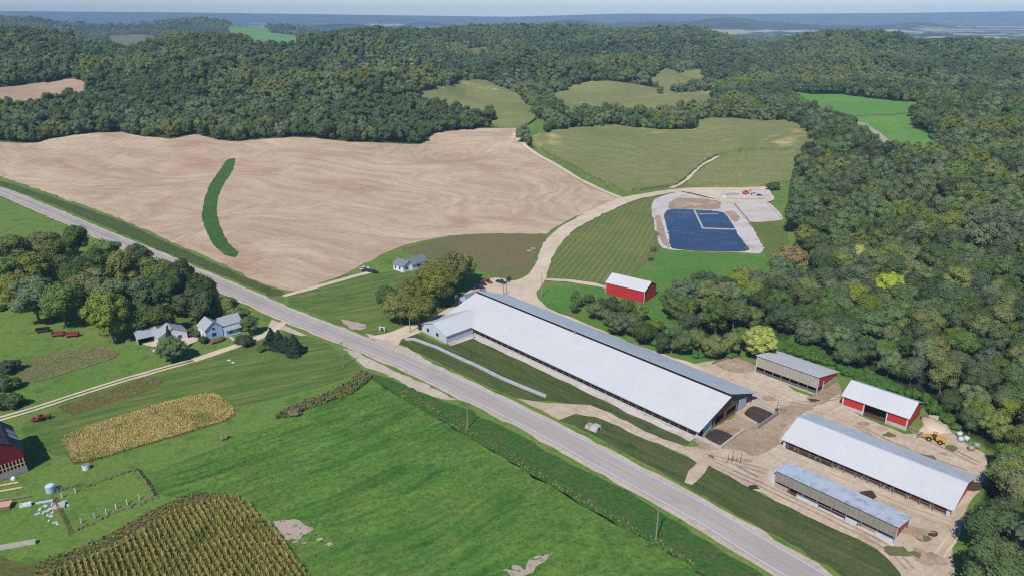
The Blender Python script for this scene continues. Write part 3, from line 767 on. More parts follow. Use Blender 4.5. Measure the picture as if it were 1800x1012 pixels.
def tree(x, y, kind, tone, h, wd, label, group, name='tree', cat='tree', i=0):
    """one tree: an Empty at the foot of its trunk, parenting crown and trunk. h, wd scale the model"""
    e = bpy.data.objects.new(name, None); C.objects.link(e)
    e.location = (x, y, hz(x, y) - 0.1)
    e.rotation_euler = (0, 0, rnd.uniform(0, 6.28))
    e.scale = (wd, wd, h)
    props(e, label, cat, group)
    ms = CR[kind]
    c = bpy.data.objects.new('crown', ms[i % len(ms)]); C.objects.link(c); c.parent = e
    c.material_slots[0].link = 'OBJECT'; c.material_slots[0].material = L[tone]
    tm = TR_BUSH if kind == 'bush' else TR_SPR if kind == 'spruce' else TRUNK[i % 3]
    k = bpy.data.objects.new('trunk', tm); C.objects.link(k); k.parent = e
    return e

NT_IND = 0
def at_px(lst, kind, label_fn, group, **kw):
    ks = label_fn or 1.0
    for i, q in enumerate(lst):
        px, py, h, wd, tone = q[:5]
        h *= ks * 0.97; wd *= ks * 1.04
        x, y = G(px, py)
        kd = q[6] if len(q) > 6 else kind
        tree(x, y, kd, tone, h, wd, q[5], group, i=i, **kw)

LW = 'trees of the grove behind the two white houses'
at_px([
 (30, 470, 1.05, 1.1, 'olive', 'olive tree at the top left of the grove below the road, by the photo edge'),
 (82, 458, 1.0, 1.05, 'olive', 'olive tree on the upper edge of the grove, nearest the curve of the road'),
 (140, 455, 0.95, 0.95, 'mid', 'green tree at the uppermost edge of the grove touching the road'),
 (15, 530, 1.1, 1.15, 'mid', 'big green tree at the left edge of the grove above the bright lawn'),
 (75, 515, 1.15, 1.15, 'olive', 'broad olive tree second row from the road in the grove left part'),
 (128, 505, 1.1, 1.05, 'dark', 'dark tree in the middle of the grove left half'),
 (178, 490, 1.05, 1.0, 'mid', 'green tree just below the road in the middle of the grove'),
 (70, 568, 1.1, 1.1, 'grey', 'greyish tree at the bottom left corner of the grove above the old wagons'),
 (118, 575, 1.15, 1.1, 'mid', 'green tree directly above the parked old wagons'),
 (172, 545, 1.2, 1.15, 'olive', 'tall yellowish olive tree in the heart of the grove'),
 (226, 520, 1.1, 1.05, 'olive', 'olive tree beside the dark gap in the grove under the road'),
 (200, 600, 1.15, 1.1, 'olive', 'big olive tree at the front edge of the grove left of the grey-roofed garage'),
 (262, 560, 1.1, 1.0, 'mid', 'green tree behind the grey-roofed garage'),
 (275, 515, 1.15, 1.1, 'olive', 'olive tree on the road side of the grove above the hipped house'),
 (322, 522, 1.15, 1.05, 'dark', 'dark tree on the road side between the two houses'),
 (310, 558, 1.15, 1.0, 'dark', 'dark green tree right behind the hipped white house'),
 (350, 548, 1.05, 0.95, 'dark', 'darkest tree behind the blue-white farmhouse'),
 (48, 500, 1.0, 1.05, 'mid', 'green tree between the two left rows of the grove'),
 (102, 488, 1.0, 1.0, 'mid', 'green tree filling the upper middle of the grove left half'),
 (150, 525, 1.0, 1.0, 'dark', 'dark tree deep inside the grove behind the tall olive one'),
 (208, 560, 1.05, 1.0, 'mid', 'green tree deep inside the grove above the garage side'),
 (240, 590, 0.95, 0.95, 'mid', 'green tree just left of the garage roof'),
 (288, 588, 0.85, 0.85, 'dark', 'dark tree squeezed between the garage and the low white house'),
 (345, 572, 0.85, 0.85, 'dark', 'dark tree squeezed between the low white house and the farmhouse'),
 (42, 548, 1.05, 1.0, 'olive', 'olive tree on the lawn edge at the left of the grove'),
 (190, 462, 0.8, 0.85, 'mid', 'green tree reaching over the road at the top of the grove'),
 (368, 552, 0.8, 0.8, 'dark', 'dark tree behind the right roof of the farmhouse'),
 (246, 478, 0.8, 0.8, 'mid', 'small tree overhanging the road shoulder at the top of the grove'),
], 'round', 1.36, LW)
at_px([
 (398, 556, 0.55, 0.65, 'olive', 'small olive tree at the right end of the grove beside the utility pole'),
 (420, 568, 0.45, 0.6, 'mid', 'low green tree between the farmhouse and the road'),
 (440, 588, 0.42, 0.6, 'mid', 'rounded bushy tree right of the farmhouse near the drive mouth'),
 (303, 634, 0.55, 0.7, 'mid', 'spreading tree in front of the hipped house beside the drive'),
], 'round', 1.3, 'small trees around the two white houses')
at_px([
 (478, 606, 0.85, 0.95, 'spruce', 'leftmost dark spruce of the row by the drive mouth'),
 (492, 612, 0.9, 0.95, 'spruce', 'second spruce from the left in the row by the drive mouth'),
 (505, 617, 0.75, 0.9, 'spruce', 'third spruce, partly behind the rightmost one'),
 (518, 622, 0.95, 1.15, 'spruce', 'rightmost and broadest spruce of the row by the drive mouth'),
 (303, 622, 1.35, 0.75, 'spruce', 'tall narrow spruce standing in front of the hipped white house'),
], 'spruce', None, 'spruces near the house drive', name='spruce')
def bushes(lst, group):
    for i, (px, py, h, wd, tone, lab) in enumerate(lst):
        x, y = G(px, py)
        tree(x, y, 'bush', tone, h, wd, lab, group, name='bush', cat='bush', i=i)
bushes([
 (430, 606, 1.3, 1.6, 'dark', 'dark round bush beside the drive right of the farmhouse'),
 (356, 602, 0.9, 1.0, 'dark', 'dark bush at the near corner of the farmhouse'),
 (343, 592, 0.8, 0.9, 'dark', 'bush against the left wall of the farmhouse'),
 (376, 602, 0.45, 0.8, 'brown', 'reddish low shrub under the farmhouse front wall'),
 (388, 599, 0.45, 0.8, 'olive', 'yellowish low shrub under the farmhouse front wall'),
 (335, 585, 0.7, 0.7, 'olive', 'light shrub between the two white houses'),
 (462, 615, 0.6, 1.2, 'mid', 'flat green bush left of the spruce row'),
], 'bushes around the two white houses')
bushes([
 (15, 655, 1.5, 1.7, 'dark', 'dark round bush on the left edge above the garden plot'),
 (12, 684, 1.6, 1.9, 'dark', 'larger dark bush on the left edge, second above the two-track drive'),
 (16, 718, 1.5, 1.8, 'dark', 'dark bush on the left edge touching the two-track drive'),
 (40, 708, 0.5, 0.7, 'grey', 'small grey bush beside the dark bush by the two-track drive'),
 (6, 545, 0.8, 1.0, 'dark', 'small bush on the lawn at the left edge below the grove'),
 (395, 772, 0.45, 0.5, 'brown', 'small brown weed clump between the mown strip and the pasture'),
 (520, 728, 0.6, 1.0, 'brown', 'brownish bush in the ditch at the pasture corner'),
], 'bushes on the left side of the road')
bushes([
 (1358, 334, 1.7, 2.3, 'dark', 'dark rounded bush at the right end of the track above the pond'),
 (1149, 442, 0.8, 0.9, 'dark', 'small dark bush at the lower left corner of the pond'),
 (1144, 458, 0.5, 0.7, 'dark', 'tiny bush below the lower left corner of the pond'),
 (1312, 440, 0.7, 0.7, 'mid', 'small bush at the lower right corner of the pond water'),
], 'bushes around the pond')
at_px([
 (680, 545, 0.72, 0.7, 'dark', 'dark round tree at the left end of the clump beside the long barn'),
 (705, 570, 0.85, 0.9, 'walnut', 'yellow-green tree at the lower left of the clump beside the long barn', 'broad'),
 (738, 578, 0.85, 0.9, 'walnut', 'yellow-green tree in the clump nearest the yard light pole', 'broad'),
 (724, 552, 0.9, 0.85, 'walnut', 'yellow-green tree on the house side of the clump', 'broad'),
 (770, 542, 1.15, 1.0, 'walnut', 'tall yellow-green tree with its pale trunk showing over the drive', 'broad'),
 (768, 520, 1.0, 0.9, 'walnut', 'yellow-green tree right of the small white house', 'broad'),
 (797, 515, 1.1, 0.95, 'walnut', 'yellow-green tree at the upper right of the clump', 'broad'),
 (815, 500, 0.9, 0.7, 'olive', 'narrow tree at the right end of the clump by the parked cars'),
], 'round', 1.26, 'trees of the clump at the end of the long barn')
at_px([
 (1745, 980, 1.05, 1.05, 'dark', 'dark tree at the bottom right overhanging the sandy yard'),
 (1790, 905, 1.0, 0.95, 'olive', 'olive tree at the right edge behind the end of the white-roofed barn'),
 (1735, 1062, 1.0, 1.1, 'mid', 'green tree cut by the bottom of the photo at right'),
 (1830, 1010, 1.05, 1.0, 'mid', 'tree in the bottom right corner of the photo'),
 (1760, 868, 0.8, 0.85, 'olive', 'yellowish tree right of the white-roofed barn end'),
 (1840, 940, 1.0, 1.0, 'olive', 'olive tree on the right edge of the photo, lower part'),
], 'round', 1.12, 'trees at the bottom right corner')
at_px([
 (1048, 562, 0.5, 0.55, 'mid', 'small tree just below the left end of the small red shed'),
 (1074, 555, 0.55, 0.55, 'dark', 'small dark tree in front of the small red shed wall'),
 (1100, 570, 0.6, 0.6, 'mid', 'green tree below the corner of the small red shed'),
 (1083, 588, 0.55, 0.6, 'dark', 'dark tree close to the lane behind the long barn'),
 (1112, 592, 0.6, 0.65, 'mid', 'green tree in the middle of the thicket behind the long barn'),
 (1135, 604, 0.62, 0.65, 'dark', 'dark rounded tree at the lower end of the thicket'),
 (1163, 622, 0.6, 0.5, 'dark', 'dark pointed tree standing alone above the lane'),
 (1196, 622, 0.55, 0.6, 'dark', 'low dark tree right of the pointed tree'),
 (1222, 616, 0.55, 0.55, 'mid', 'small green tree left of the yellow-green bushes'),
 (1252, 630, 0.6, 0.6, 'olive', 'olive tree above the lane, left of the yellow tree'),
 (1282, 628, 0.55, 0.55, 'olive', 'pale olive small tree beside the yellow tree'),
 (1332, 630, 0.74, 0.8, 'yellow', 'bright yellow-green tree behind the open-front shed'),
 (1018, 540, 0.3, 0.32, 'mid', 'low shrub at the left tip of the thicket'),
 (1036, 535, 0.35, 0.35, 'dark', 'shrub left of the small red shed trees'),
 (1068, 572, 0.5, 0.5, 'mid', 'green tree between the dark trees below the small red shed'),
 (1120, 566, 0.45, 0.5, 'mid', 'small tree on the right side of the thicket facing the red shed gable'),
 (1178, 600, 0.6, 0.6, 'mid', 'green tree between the pointed tree and the wood'),
 (1150, 585, 0.4, 0.45, 'olive', 'light small tree above the pointed tree'),
 (1210, 600, 0.65, 0.65, 'dark', 'dark tree at the lower left corner of the wood'),
 (1300, 612, 0.5, 0.55, 'mid', 'low green tree just left of the yellow tree'),
 (1010, 550, 0.3, 0.32, 'dark', 'low dark shrub close to the lane at the tip of the thicket'),
], 'round', 1.32, 'small trees between the long barn and the small red shed')
at_px([
 (1384, 492, 1.0, 0.95, 'brown', 'brown dying tree standing at the pond corner of the wood'),
], 'broad', 1.3, 'trees at the wood edge')
at_px([
 (1160, 168, 1.0, 0.9, 'mid', 'lone tree between the far corn fields'),
], 'round', None, 'lone field trees')

# --- the wood on the right hill: individuals nearest the camera, the rest of every wood one mass
def scatter(x0, x1, y0, y1, sp):
    gx, gy = np.meshgrid(np.arange(x0, x1, sp), np.arange(y0, y1, sp))
    gx = gx.ravel() + rng.uniform(-0.42, 0.42, gx.size) * sp
    gy = gy.ravel() + rng.uniform(-0.42, 0.42, gy.size) * sp
    return gx, gy
def onscreen(X, Y, Z, mx=160, my=90):
    zc = Y * cp - (Z - H) * sp
    px = 900 + F * X / zc; py = 506 - F * ((Z - H) * cp + Y * sp) / zc
    return (px > -mx) & (px < 1800 + mx) & (py < 1012 + my), px, py
wx, wy = scatter(20, 700, 120, 900, 8.2)
mW = inpoly(wx, wy, WOOD)
for c_ in CLEAR: mW &= ~inpoly(wx, wy, c_)
wx, wy = wx[mW], wy[mW]
ok, wpx, wpy = onscreen(wx, wy, hh(wx, wy), 420, 500)
wx, wy, wpx, wpy = wx[ok], wy[ok], wpx[ok], wpy[ok]
vis = (wpx < 1815) & (wpy < 1030)
order = np.argsort(np.hypot(wx, wy) + np.where(vis, 0, 5000))
NIND = 205
ind = order[:NIND]; rest = order[NIND:]
LM = [((1400, 480), 'by the brown tree'), ((1240, 520), 'above the thicket'), ((1200, 560), 'at the thicket'), ((1300, 600), 'behind the yellow tree'),
      ((1400, 600), 'above the open-front shed'), ((1470, 620), 'between the two upper sheds'), ((1540, 640), 'behind the red two-panel shed'), ((1640, 700), 'above the sand spill'), ((1700, 740), 'above the wrapped bales'),
      ((1760, 760), 'above the far yard corner'), ((1600, 560), 'high above the red two-panel shed'), ((1720, 600), 'at the right photo edge'), ((1480, 540), 'right of the brown tree'),
      ((1620, 480), 'halfway up the wooded slope'), ((1780, 500), 'high at the right photo edge'), ((1720, 900), 'beside the white-roofed barn end')]
def pick_tone(x, y, r):
    n_ = float(waves(np.array([x]), np.array([y]), 55, 3, 6)[0])
    u = r.random() + n_ * 0.35
    if u < 0.38: return 'dark'
    if u < 0.66: return 'mid'
    if u < 0.84: return 'grey'
    if u < 0.96: return 'olive'
    return 'yellow' if r.random() < 0.12 else 'olive'
TN = {'dark': 'dark green', 'mid': 'mid green', 'grey': 'greyish green', 'olive': 'olive green', 'yellow': 'yellowish'}
WL = []
for j, i in enumerate(ind):
    tn = pick_tone(wx[i], wy[i], rnd)
    s = rnd.uniform(0.85, 1.2)
    edge = 0.8 if wy[i] < 235 else 1.0
    wd_ = s * rnd.uniform(0.92, 1.12)
    lm = min(LM, key=lambda q: (q[0][0] - wpx[i]) ** 2 + (q[0][1] - wpy[i]) ** 2)[1]
    WL.append([i, tn, s * edge, wd_ * edge, lm, TN[tn] + (' tall' if s > 1.02 else ' low') + ' tree ' + lm, j])
from collections import defaultdict
byl = defaultdict(list)
for q in WL: byl[q[5]].append(q)
ORD = ['first', 'second', 'third', 'fourth', 'fifth', 'sixth', 'seventh', 'eighth', 'ninth', 'tenth', 'eleventh', 'twelfth']
for lab, qs in byl.items():
    qs.sort(key=lambda q: wpx[q[0]])
    for n_, q in enumerate(qs):
        q[5] = lab if len(qs) == 1 else lab + (', leftmost such' if n_ == 0 else ', %s such from left' % ORD[min(n_, 11)])
for (i, tn, h_, w_, lm, lab, j) in WL:
    tree(float(wx[i]), float(wy[i]), 'round', tn, h_, w_, lab, 'wood trees ' + lm, i=j)

# stuff: every other tree of the woods, scattered over the hills
xs, ys, ss, bigk = [list(wx[rest])], [list(wy[rest])], None, None
X1, Y1 = wx[rest], wy[rest]
def band(y0, y1, sp):
    g = scatter(-y1 * 0.9 - 60, y1 * 0.9 + 60, y0, y1, sp)
    x, y = g
    z = hh(x, y)
    m = forest_mask(x, y) & ~inpoly(x, y, WOOD)
    o_, _, _ = onscreen(x, y, z, 260, 400)
    if y0 > 2400:
        m &= (z > 26) | (waves(x, y, 700, 9) > 0.42)
    m &= o_
    return x[m], y[m]
parts = [(X1, Y1, np.full(len(X1), 1.22))]
for (y0, y1, spc, sc_) in ((540, 800, 8.2, 1.1), (800, 1300, 8.6, 1.1), (1300, 2400, 10.0, 1.15), (2400, 3800, 15, 1.35), (3800, 5200, 24, 1.9)):
    a, b = band(y0, y1, spc)
    parts.append((a, b, np.full(len(a), sc_)))
FX = np.concatenate([q[0] for q in parts]); FY = np.concatenate([q[1] for q in parts]); FS = np.concatenate([q[2] for q in parts])
print('forest trees', len(FX))
FZ = hh(FX, FY) - 0.6
FS = FS * np.clip(rng.normal(0.9, 0.17, len(FS)), 0.5, 1.35)

low_col = bpy.data.collections.new('woodland_variants')
tones = ['dark', 'dark', 'dark', 'mid', 'mid', 'mid', 'grey', 'grey', 'olive', 'olive', 'yellow', 'brown']
for v_, tn in enumerate(tones):
    near = quads_obj('variant', crown_quads(100 + v_, 4.5 + 0.42 * (v_ * 5 % 6), 0.6, 11 + 1.1 * (v_ * 7 % 5), 14 + 4 * (v_ % 4), 1700, 0.66, 'round', (0.2, 0.42)), L[tn], link=False)
    o = bpy.data.objects.new('a%02d' % v_, near); low_col.objects.link(o)
for v_, tn in enumerate(tones):
    far_ = quads_obj('variant', crown_quads(200 + v_, 4.6 + 0.45 * (v_ * 5 % 6), 0.3, 11 + 1.1 * (v_ * 7 % 5), 10 + 3 * (v_ % 4), 520, 1.1, 'round', (0.2, 0.42), core=0.92), L[tn], link=False)
    o = bpy.data.objects.new('b%02d' % v_, far_); low_col.objects.link(o)
nT = len(tones)
nz_ = waves(FX, FY, 70, 3, 6) * 0.5 + waves(FX, FY, 280, 18, 6) * (0.3 + 0.6 * sst(650, 900, FY)) + rng.uniform(0.05, 0.95, len(FX)) * 0.9 + 0.03
idx = np.select([nz_ < 0.36, nz_ < 0.62, nz_ < 0.82, nz_ < 0.95], [rng.integers(0, 3, len(FX)), rng.integers(3, 6, len(FX)), rng.integers(6, 8, len(FX)), rng.integers(8, 10, len(FX))], 10)
idx = np.where((idx == 10) & (rng.uniform(0, 1, len(FX)) < 0.95), 9, idx)
idx = np.where((idx == 10) & (rng.uniform(0, 1, len(FX)) < 0.3), 11, idx)
idx = idx + np.where(FY > 700, nT, 0)
me = bpy.data.meshes.new('woodland')
me.vertices.add(len(FX)); me.vertices.foreach_set('co', np.stack([FX, FY, FZ], -1).reshape(-1).astype(np.float32))
for nm, arr, ty in (('scl', FS, 'FLOAT'), ('rot', rng.uniform(0, 6.28, len(FX)), 'FLOAT'), ('idx', idx, 'INT')):
    a_ = me.attributes.new(nm, ty, 'POINT')
    a_.data.foreach_set('value', arr.astype(np.int32 if ty == 'INT' else np.float32))
wo = bpy.data.objects.new('woodland', me); C.objects.link(wo)
props(wo, 'dark green broadleaf woods covering the hills behind and beside the fields', 'woodland', kind='stuff')
ng = bpy.data.node_groups.new('scatter_trees', 'GeometryNodeTree')
ng.interface.new_socket('Geometry', in_out='INPUT', socket_type='NodeSocketGeometry')
ng.interface.new_socket('Geometry', in_out='OUTPUT', socket_type='NodeSocketGeometry')
gi = ng.nodes.new('NodeGroupInput'); g_o = ng.nodes.new('NodeGroupOutput')
iop = ng.nodes.new('GeometryNodeInstanceOnPoints')
ci = ng.nodes.new('GeometryNodeCollectionInfo'); ci.inputs['Collection'].default_value = low_col
ci.inputs['Separate Children'].default_value = True; ci.inputs['Reset Children'].default_value = True
def named(nm, ty):
    n_ = ng.nodes.new('GeometryNodeInputNamedAttribute'); n_.data_type = ty; n_.inputs['Name'].default_value = nm
    return [o_ for o_ in n_.outputs if o_.enabled and o_.name == 'Attribute'][0]
cx = ng.nodes.new('ShaderNodeCombineXYZ')
ng.links.new(named('rot', 'FLOAT'), cx.inputs['Z'])
ng.links.new(gi.outputs[0], iop.inputs['Points'])
ng.links.new(ci.outputs[0], iop.inputs['Instance'])
iop.inputs['Pick Instance'].default_value = True
ng.links.new(named('idx', 'INT'), iop.inputs['Instance Index'])
ng.links.new(cx.outputs[0], iop.inputs['Rotation'])
cs_ = ng.nodes.new('ShaderNodeCombineXYZ')
sc_at = named('scl', 'FLOAT')
for q in range(3): ng.links.new(sc_at, cs_.inputs[q])
ng.links.new(cs_.outputs[0], iop.inputs['Scale'])
ng.links.new(iop.outputs[0], g_o.inputs[0])
md = wo.modifiers.new('scatter', 'NODES'); md.node_group = ng

# ------------------------------------------------------------------ low vegetation made of blades
def tufts(name, poly, sp, hgt, wd, nb, mat, label, cat, rows=None, seed=1, kind='stuff', spread=0.35, hv=0.3):
    r = np.random.default_rng(seed)
    A = np.array(poly)
    x0, y0 = A.min(0); x1, y1 = A.max(0)
    if rows:
        (ang, rs) = rows
        c, s = math.cos(ang), math.sin(ang)
        D = np.hypot(x1 - x0, y1 - y0)
        a, b = np.meshgrid(np.arange(-D, D, sp), np.arange(-D, D, rs))
        a = a.ravel() + r.uniform(-.3, .3, a.size) * sp; b = b.ravel() + r.normal(0, 0.08, b.size)
        gx = (x0 + x1) / 2 + a * c - b * s; gy = (y0 + y1) / 2 + a * s + b * c
    else:
        gx, gy = np.meshgrid(np.arange(x0, x1, sp), np.arange(y0, y1, sp))
        gx = gx.ravel() + r.uniform(-.5, .5, gx.size) * sp; gy = gy.ravel() + r.uniform(-.5, .5, gy.size) * sp
    m = inpoly(gx, gy, smooth_poly(poly, 3))
    gx, gy = gx[m], gy[m]
    n = len(gx)
    gx = np.repeat(gx, nb); gy = np.repeat(gy, nb)
    z = hh(gx, gy)
    hh_ = hgt * np.repeat(r.uniform(1 - hv, 1 + hv, n), nb) * r.uniform(0.6, 1.1, n * nb)
    a = r.uniform(0, 6.28, n * nb)
    lx, ly = np.cos(a), np.sin(a)
    tx, ty = -ly, lx
    o = r.uniform(0.1, 1, n * nb) * spread
    bx, by = gx + lx * o * 0.4, gy + ly * o * 0.4
    ex, ey = gx + lx * o * 1.6, gy + ly * o * 1.6
    w2 = wd * r.uniform(0.5, 1.2, n * nb) / 2
    z0 = z + hh_ * r.uniform(0, 0.35, n * nb)
    P = np.stack([np.stack([bx - tx * w2, by - ty * w2, z0], -1), np.stack([bx + tx * w2, by + ty * w2, z0], -1),
                  np.stack([ex + tx * w2 * .5, ey + ty * w2 * .5, z + hh_], -1), np.stack([ex - tx * w2 * .5, ey - ty * w2 * .5, z + hh_ * 0.96], -1)], 1)
    o_ = quads_obj(name, P, mat)
    return props(o_, label, cat, kind=kind)
def blade_mat(name, a, b, sc=0.4, c=None):
    t = NT(name)
    p = t.pos()
    col = t.mix(t.ramp(t.noise(p, sc, 4, 0.7), 0.35, 0.65), lin(a, 0.8), lin(b, 0.8))
    if c: col = t.mix(t.ramp(t.noise(p, 0.09, 4, 0.7), 0.5, 0.66), col, lin(c, 0.8))
    col = t.val(col, t.noise(p, 3.0, 2), 0.7, 1.3)
    return t.done(col, 0.9, 0.1)
bl_corn = blade_mat('corn_leaf', (186, 184, 88), (212, 196, 116), 0.3, (156, 168, 76))
bl_tan = blade_mat('dry_crop', (214, 192, 122), (190, 172, 100), 0.3, (156, 156, 84))
bl_weed = blade_mat('weed_leaf', (136, 146, 84), (160, 150, 106), 0.4, (108, 134, 66))
bl_green = blade_mat('green_leaf', (96, 138, 56), (78, 118, 46), 0.4)
ra, rb = G(366, 905), G(432, 1012)
row_ang = math.atan2(rb[1] - ra[1], rb[0] - ra[0])
corn_poly = GP([(70, 1020), (200, 964), (330, 893), (418, 875), (448, 900), (498, 950), (545, 1016), (590, 1090), (20, 1090)])
tufts('corn_rows', corn_poly, 0.30, 1.55, 0.16, 9, bl_corn, 'yellowing corn standing in rows at the bottom left corner', 'corn', rows=(row_ang, 1.3), seed=3, spread=0.34)
tufts('dry_crop', GP([(112, 768), (180, 742), (290, 708), (370, 692), (398, 706), (412, 727), (395, 739), (250, 783), (150, 812), (130, 814), (120, 790)]), 0.36, 0.5, 0.22, 7, bl_tan, 'tan ripening crop strip on the left lawn', 'crop', seed=4, spread=0.5)
tufts('rough_grass', GP([(103, 714), (180, 690), (250, 666), (285, 664), (280, 678), (210, 702), (130, 726)]), 1.0, 0.35, 0.2, 5, bl_weed, 'rough weedy strip along the lower side of the two-track drive', 'weeds', seed=5)
tufts('garden_weeds', GP([(30, 642), (80, 624), (170, 609), (190, 612), (204, 626), (150, 643), (60, 668), (30, 664)]), 1.0, 0.4, 0.25, 5, bl_weed, 'weedy garden plot left of the garage', 'weeds', seed=6)
tufts('ditch_weeds', GP([(480, 736), (520, 712), (590, 686), (638, 652), (655, 662), (622, 690), (560, 712), (500, 735)]), 0.6, 1.3, 0.25, 8, bl_weed, 'brushy weeds along the ditch from the road to the pasture corner', 'weeds', seed=7)
tufts('rough_grass', GP([(60, 990), (170, 950), (260, 900), (330, 868), (420, 866), (330, 894), (200, 966), (60, 1016)]), 0.9, 0.8, 0.22, 6, bl_weed, 'rough yellow-green weeds between the pens and the corn', 'weeds', seed=8)
tufts('roadside_weeds', GP([(700, 690), (800, 752), (900, 812), (1000, 872), (1120, 940), (1230, 1003), (1240, 1000), (1125, 930), (1005, 862), (905, 800), (805, 742), (712, 686)]), 0.9, 0.6, 0.2, 6, bl_weed, 'thin line of dry weeds along the pasture ditch', 'weeds', seed=9)
tufts('verge_weeds', GP([(0, 320), (100, 352), (200, 387), (300, 430), (440, 492), (490, 511), (470, 512), (400, 486), (300, 446), (200, 403), (100, 360), (0, 327)]), 2.4, 0.35, 0.25, 5, bl_weed, 'dark weeds along the far side of the road', 'weeds', seed=10)
def brush_mass(name, poly, n_, sc, mat, label, seed, hk=1.0):
    r = np.random.default_rng(seed); A_ = np.array(poly); out_ = []
    base = [crown_quads(300 + q, 2.6, 0.1, 3.4, 9, 330, 0.5, 'round', (0.3, 0.45)) for q in range(4)]
    P_ = []
    while len(P_) < n_:
        q = A_.min(0) + r.uniform(0, 1, 2) * (A_.max(0) - A_.min(0))
        if inpoly(q[:1], q[1:], poly)[0]: P_.append(q)
    for q in P_:
        a = r.uniform(0, 6.28); k = r.uniform(*sc); b_ = base[r.integers(4)]
        x_ = b_[..., 0] * math.cos(a) - b_[..., 1] * math.sin(a); y_ = b_[..., 0] * math.sin(a) + b_[..., 1] * math.cos(a)
        out_.append(np.stack([x_ * k + q[0], y_ * k + q[1], b_[..., 2] * k * hk * r.uniform(.7, 1.2) + hz(*q) - .2], -1))
    return props(quads_obj(name, np.concatenate(out_), mat), label, 'undergrowth', kind='stuff')
brush_mass('undergrowth', GP([(1345, 600), (1390, 598), (1460, 625), (1500, 655), (1560, 670), (1640, 712), (1690, 762), (1660, 748), (1620, 705), (1500, 672), (1478, 652), (1420, 632), (1360, 614)]), 190, (0.5, 1.05), L['lush'], 'bright green brush along the foot of the wood behind the sheds', 11)
brush_mass('undergrowth', GP([(1000, 528), (1060, 548), (1120, 592), (1180, 624), (1240, 632), (1310, 628), (1300, 612), (1240, 604), (1190, 588), (1130, 560), (1070, 530), (1010, 517)]), 110, (0.3, 0.75), L['lush'], 'green brush between the lane and the thicket', 12)
brush_mass('ditch_brush', GP([(482, 736), (520, 712), (590, 686), (636, 654), (652, 664), (622, 690), (560, 712), (500, 735)]), 90, (0.2, 0.45), L['olive'], 'low olive brush in the ditch from the road to the pasture corner', 13, 0.8)
brush_mass('ditch_brush', GP([(0, 322), (100, 354), (200, 389), (300, 432), (440, 494), (470, 506), (400, 480), (300, 440), (200, 397), (100, 356), (0, 324)]), 40, (0.12, 0.35), L['mid'], 'low brush scattered on the far verge of the road at the upper left', 14, 0.7)
tufts('pasture_clumps', GP([(300, 840), (400, 790), (640, 684), (720, 710), (900, 816), (1120, 945), (1290, 1050), (640, 1150), (545, 1010), (430, 872)]), 2.6, 0.28, 0.3, 7, bl_green, 'small darker grass clumps dotted over the green pasture', 'grass', seed=13, spread=0.5)
# ------------------------------------------------------------------ man-made materials
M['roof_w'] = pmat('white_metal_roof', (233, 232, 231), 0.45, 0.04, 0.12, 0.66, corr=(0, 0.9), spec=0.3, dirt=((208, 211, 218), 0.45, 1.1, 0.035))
M['roof_g'] = pmat('grey_metal_roof', (204, 210, 216), 0.5, 0.05, 0.15, 0.78, corr=(0, 0.9), spec=0.4, dirt=((150, 152, 156), 0.35, 0.3, 0.08))  # greyer metal colour, used for the far roof slopes
M['roof_w2'] = pmat('weathered_roof', (206, 214, 224), 0.5, 0.06, 0.2, 0.82, corr=(0, 0.9), dirt=((120, 124, 130), 0.75, 0.45, 0.12), spec=0.4)
M['siding'] = pmat('grey_corrugated_siding', (172, 162, 150), 0.6, 0.06, 0.3, 0.85, corr=(0, 1.2, 0.05), dirt=((120, 110, 100), 0.4, 0.35, 0.6))
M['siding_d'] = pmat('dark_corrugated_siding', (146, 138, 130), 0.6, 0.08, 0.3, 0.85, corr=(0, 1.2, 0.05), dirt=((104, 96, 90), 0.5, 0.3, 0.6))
M['red'] = pmat('red_metal_siding', (196, 52, 54), 0.5, 0.06, 0.4, 0.8, corr=(0, 0.5), spec=0.35)
M['redd'] = pmat('dark_red_boards', (120, 30, 42), 0.8, 0.15, 0.8, 0.8)
M['white'] = pmat('white_wall', (226, 230, 238), 0.6, 0.06, 0.5, 0.66, dirt=((190, 186, 180), 0.4, 0.6, 0.6))
M['bunk'] = pmat('whitewashed_concrete', (214, 218, 226), 0.8, 0.12, 0.4, 0.62, dirt=((150, 148, 144), 0.5, 0.5, 0.5))
M['house'] = pmat('house_white', (234, 236, 240), 0.6, 0.04, 0.5, 0.85)
M['lblue'] = pmat('pale_blue_siding', (196, 212, 226), 0.6, 0.04, 0.5, 0.7)
M['blue'] = pmat('blue_siding', (178, 200, 232), 0.6, 0.04, 0.5, 0.82)
M['conc'] = pmat('concrete', (200, 194, 184), 0.85, 0.12, 0.5, 0.8, dirt=((140, 126, 110), 0.5, 0.6, 0.6))
M['wood'] = pmat('weathered_wood', (140, 122, 104), 0.85, 0.25, 1.2, 0.8)
M['gable'] = pmat('grey_brown_boards', (104, 88, 78), 0.85, 0.25, 0.6, 0.8, corr=(1, 0.4, 0.12))
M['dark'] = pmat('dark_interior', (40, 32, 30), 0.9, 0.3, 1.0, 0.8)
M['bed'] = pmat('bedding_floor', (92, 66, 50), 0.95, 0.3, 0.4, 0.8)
M['steel'] = pmat('galvanised_steel', (170, 172, 172), 0.5, 0.1, 2.0, 0.7, metal=0.3)
M['shing'] = pmat('grey_shingles', (172, 176, 184), 0.85, 0.12, 1.2, 0.78)
M['shing_d'] = pmat('slate_shingles', (128, 134, 146), 0.85, 0.12, 1.2, 0.78)
M['shing_shade'] = pmat('shaded_barn_shingles', (70, 74, 84), 0.85, 0.12, 1.2, 0.7)  # darkened shingle colour: the shade of the gambrel barn's right slopes painted in
M['glass'] = pmat('window_glass', (52, 60, 72), 0.12, 0.1, 1.0, 0.8, spec=0.6)
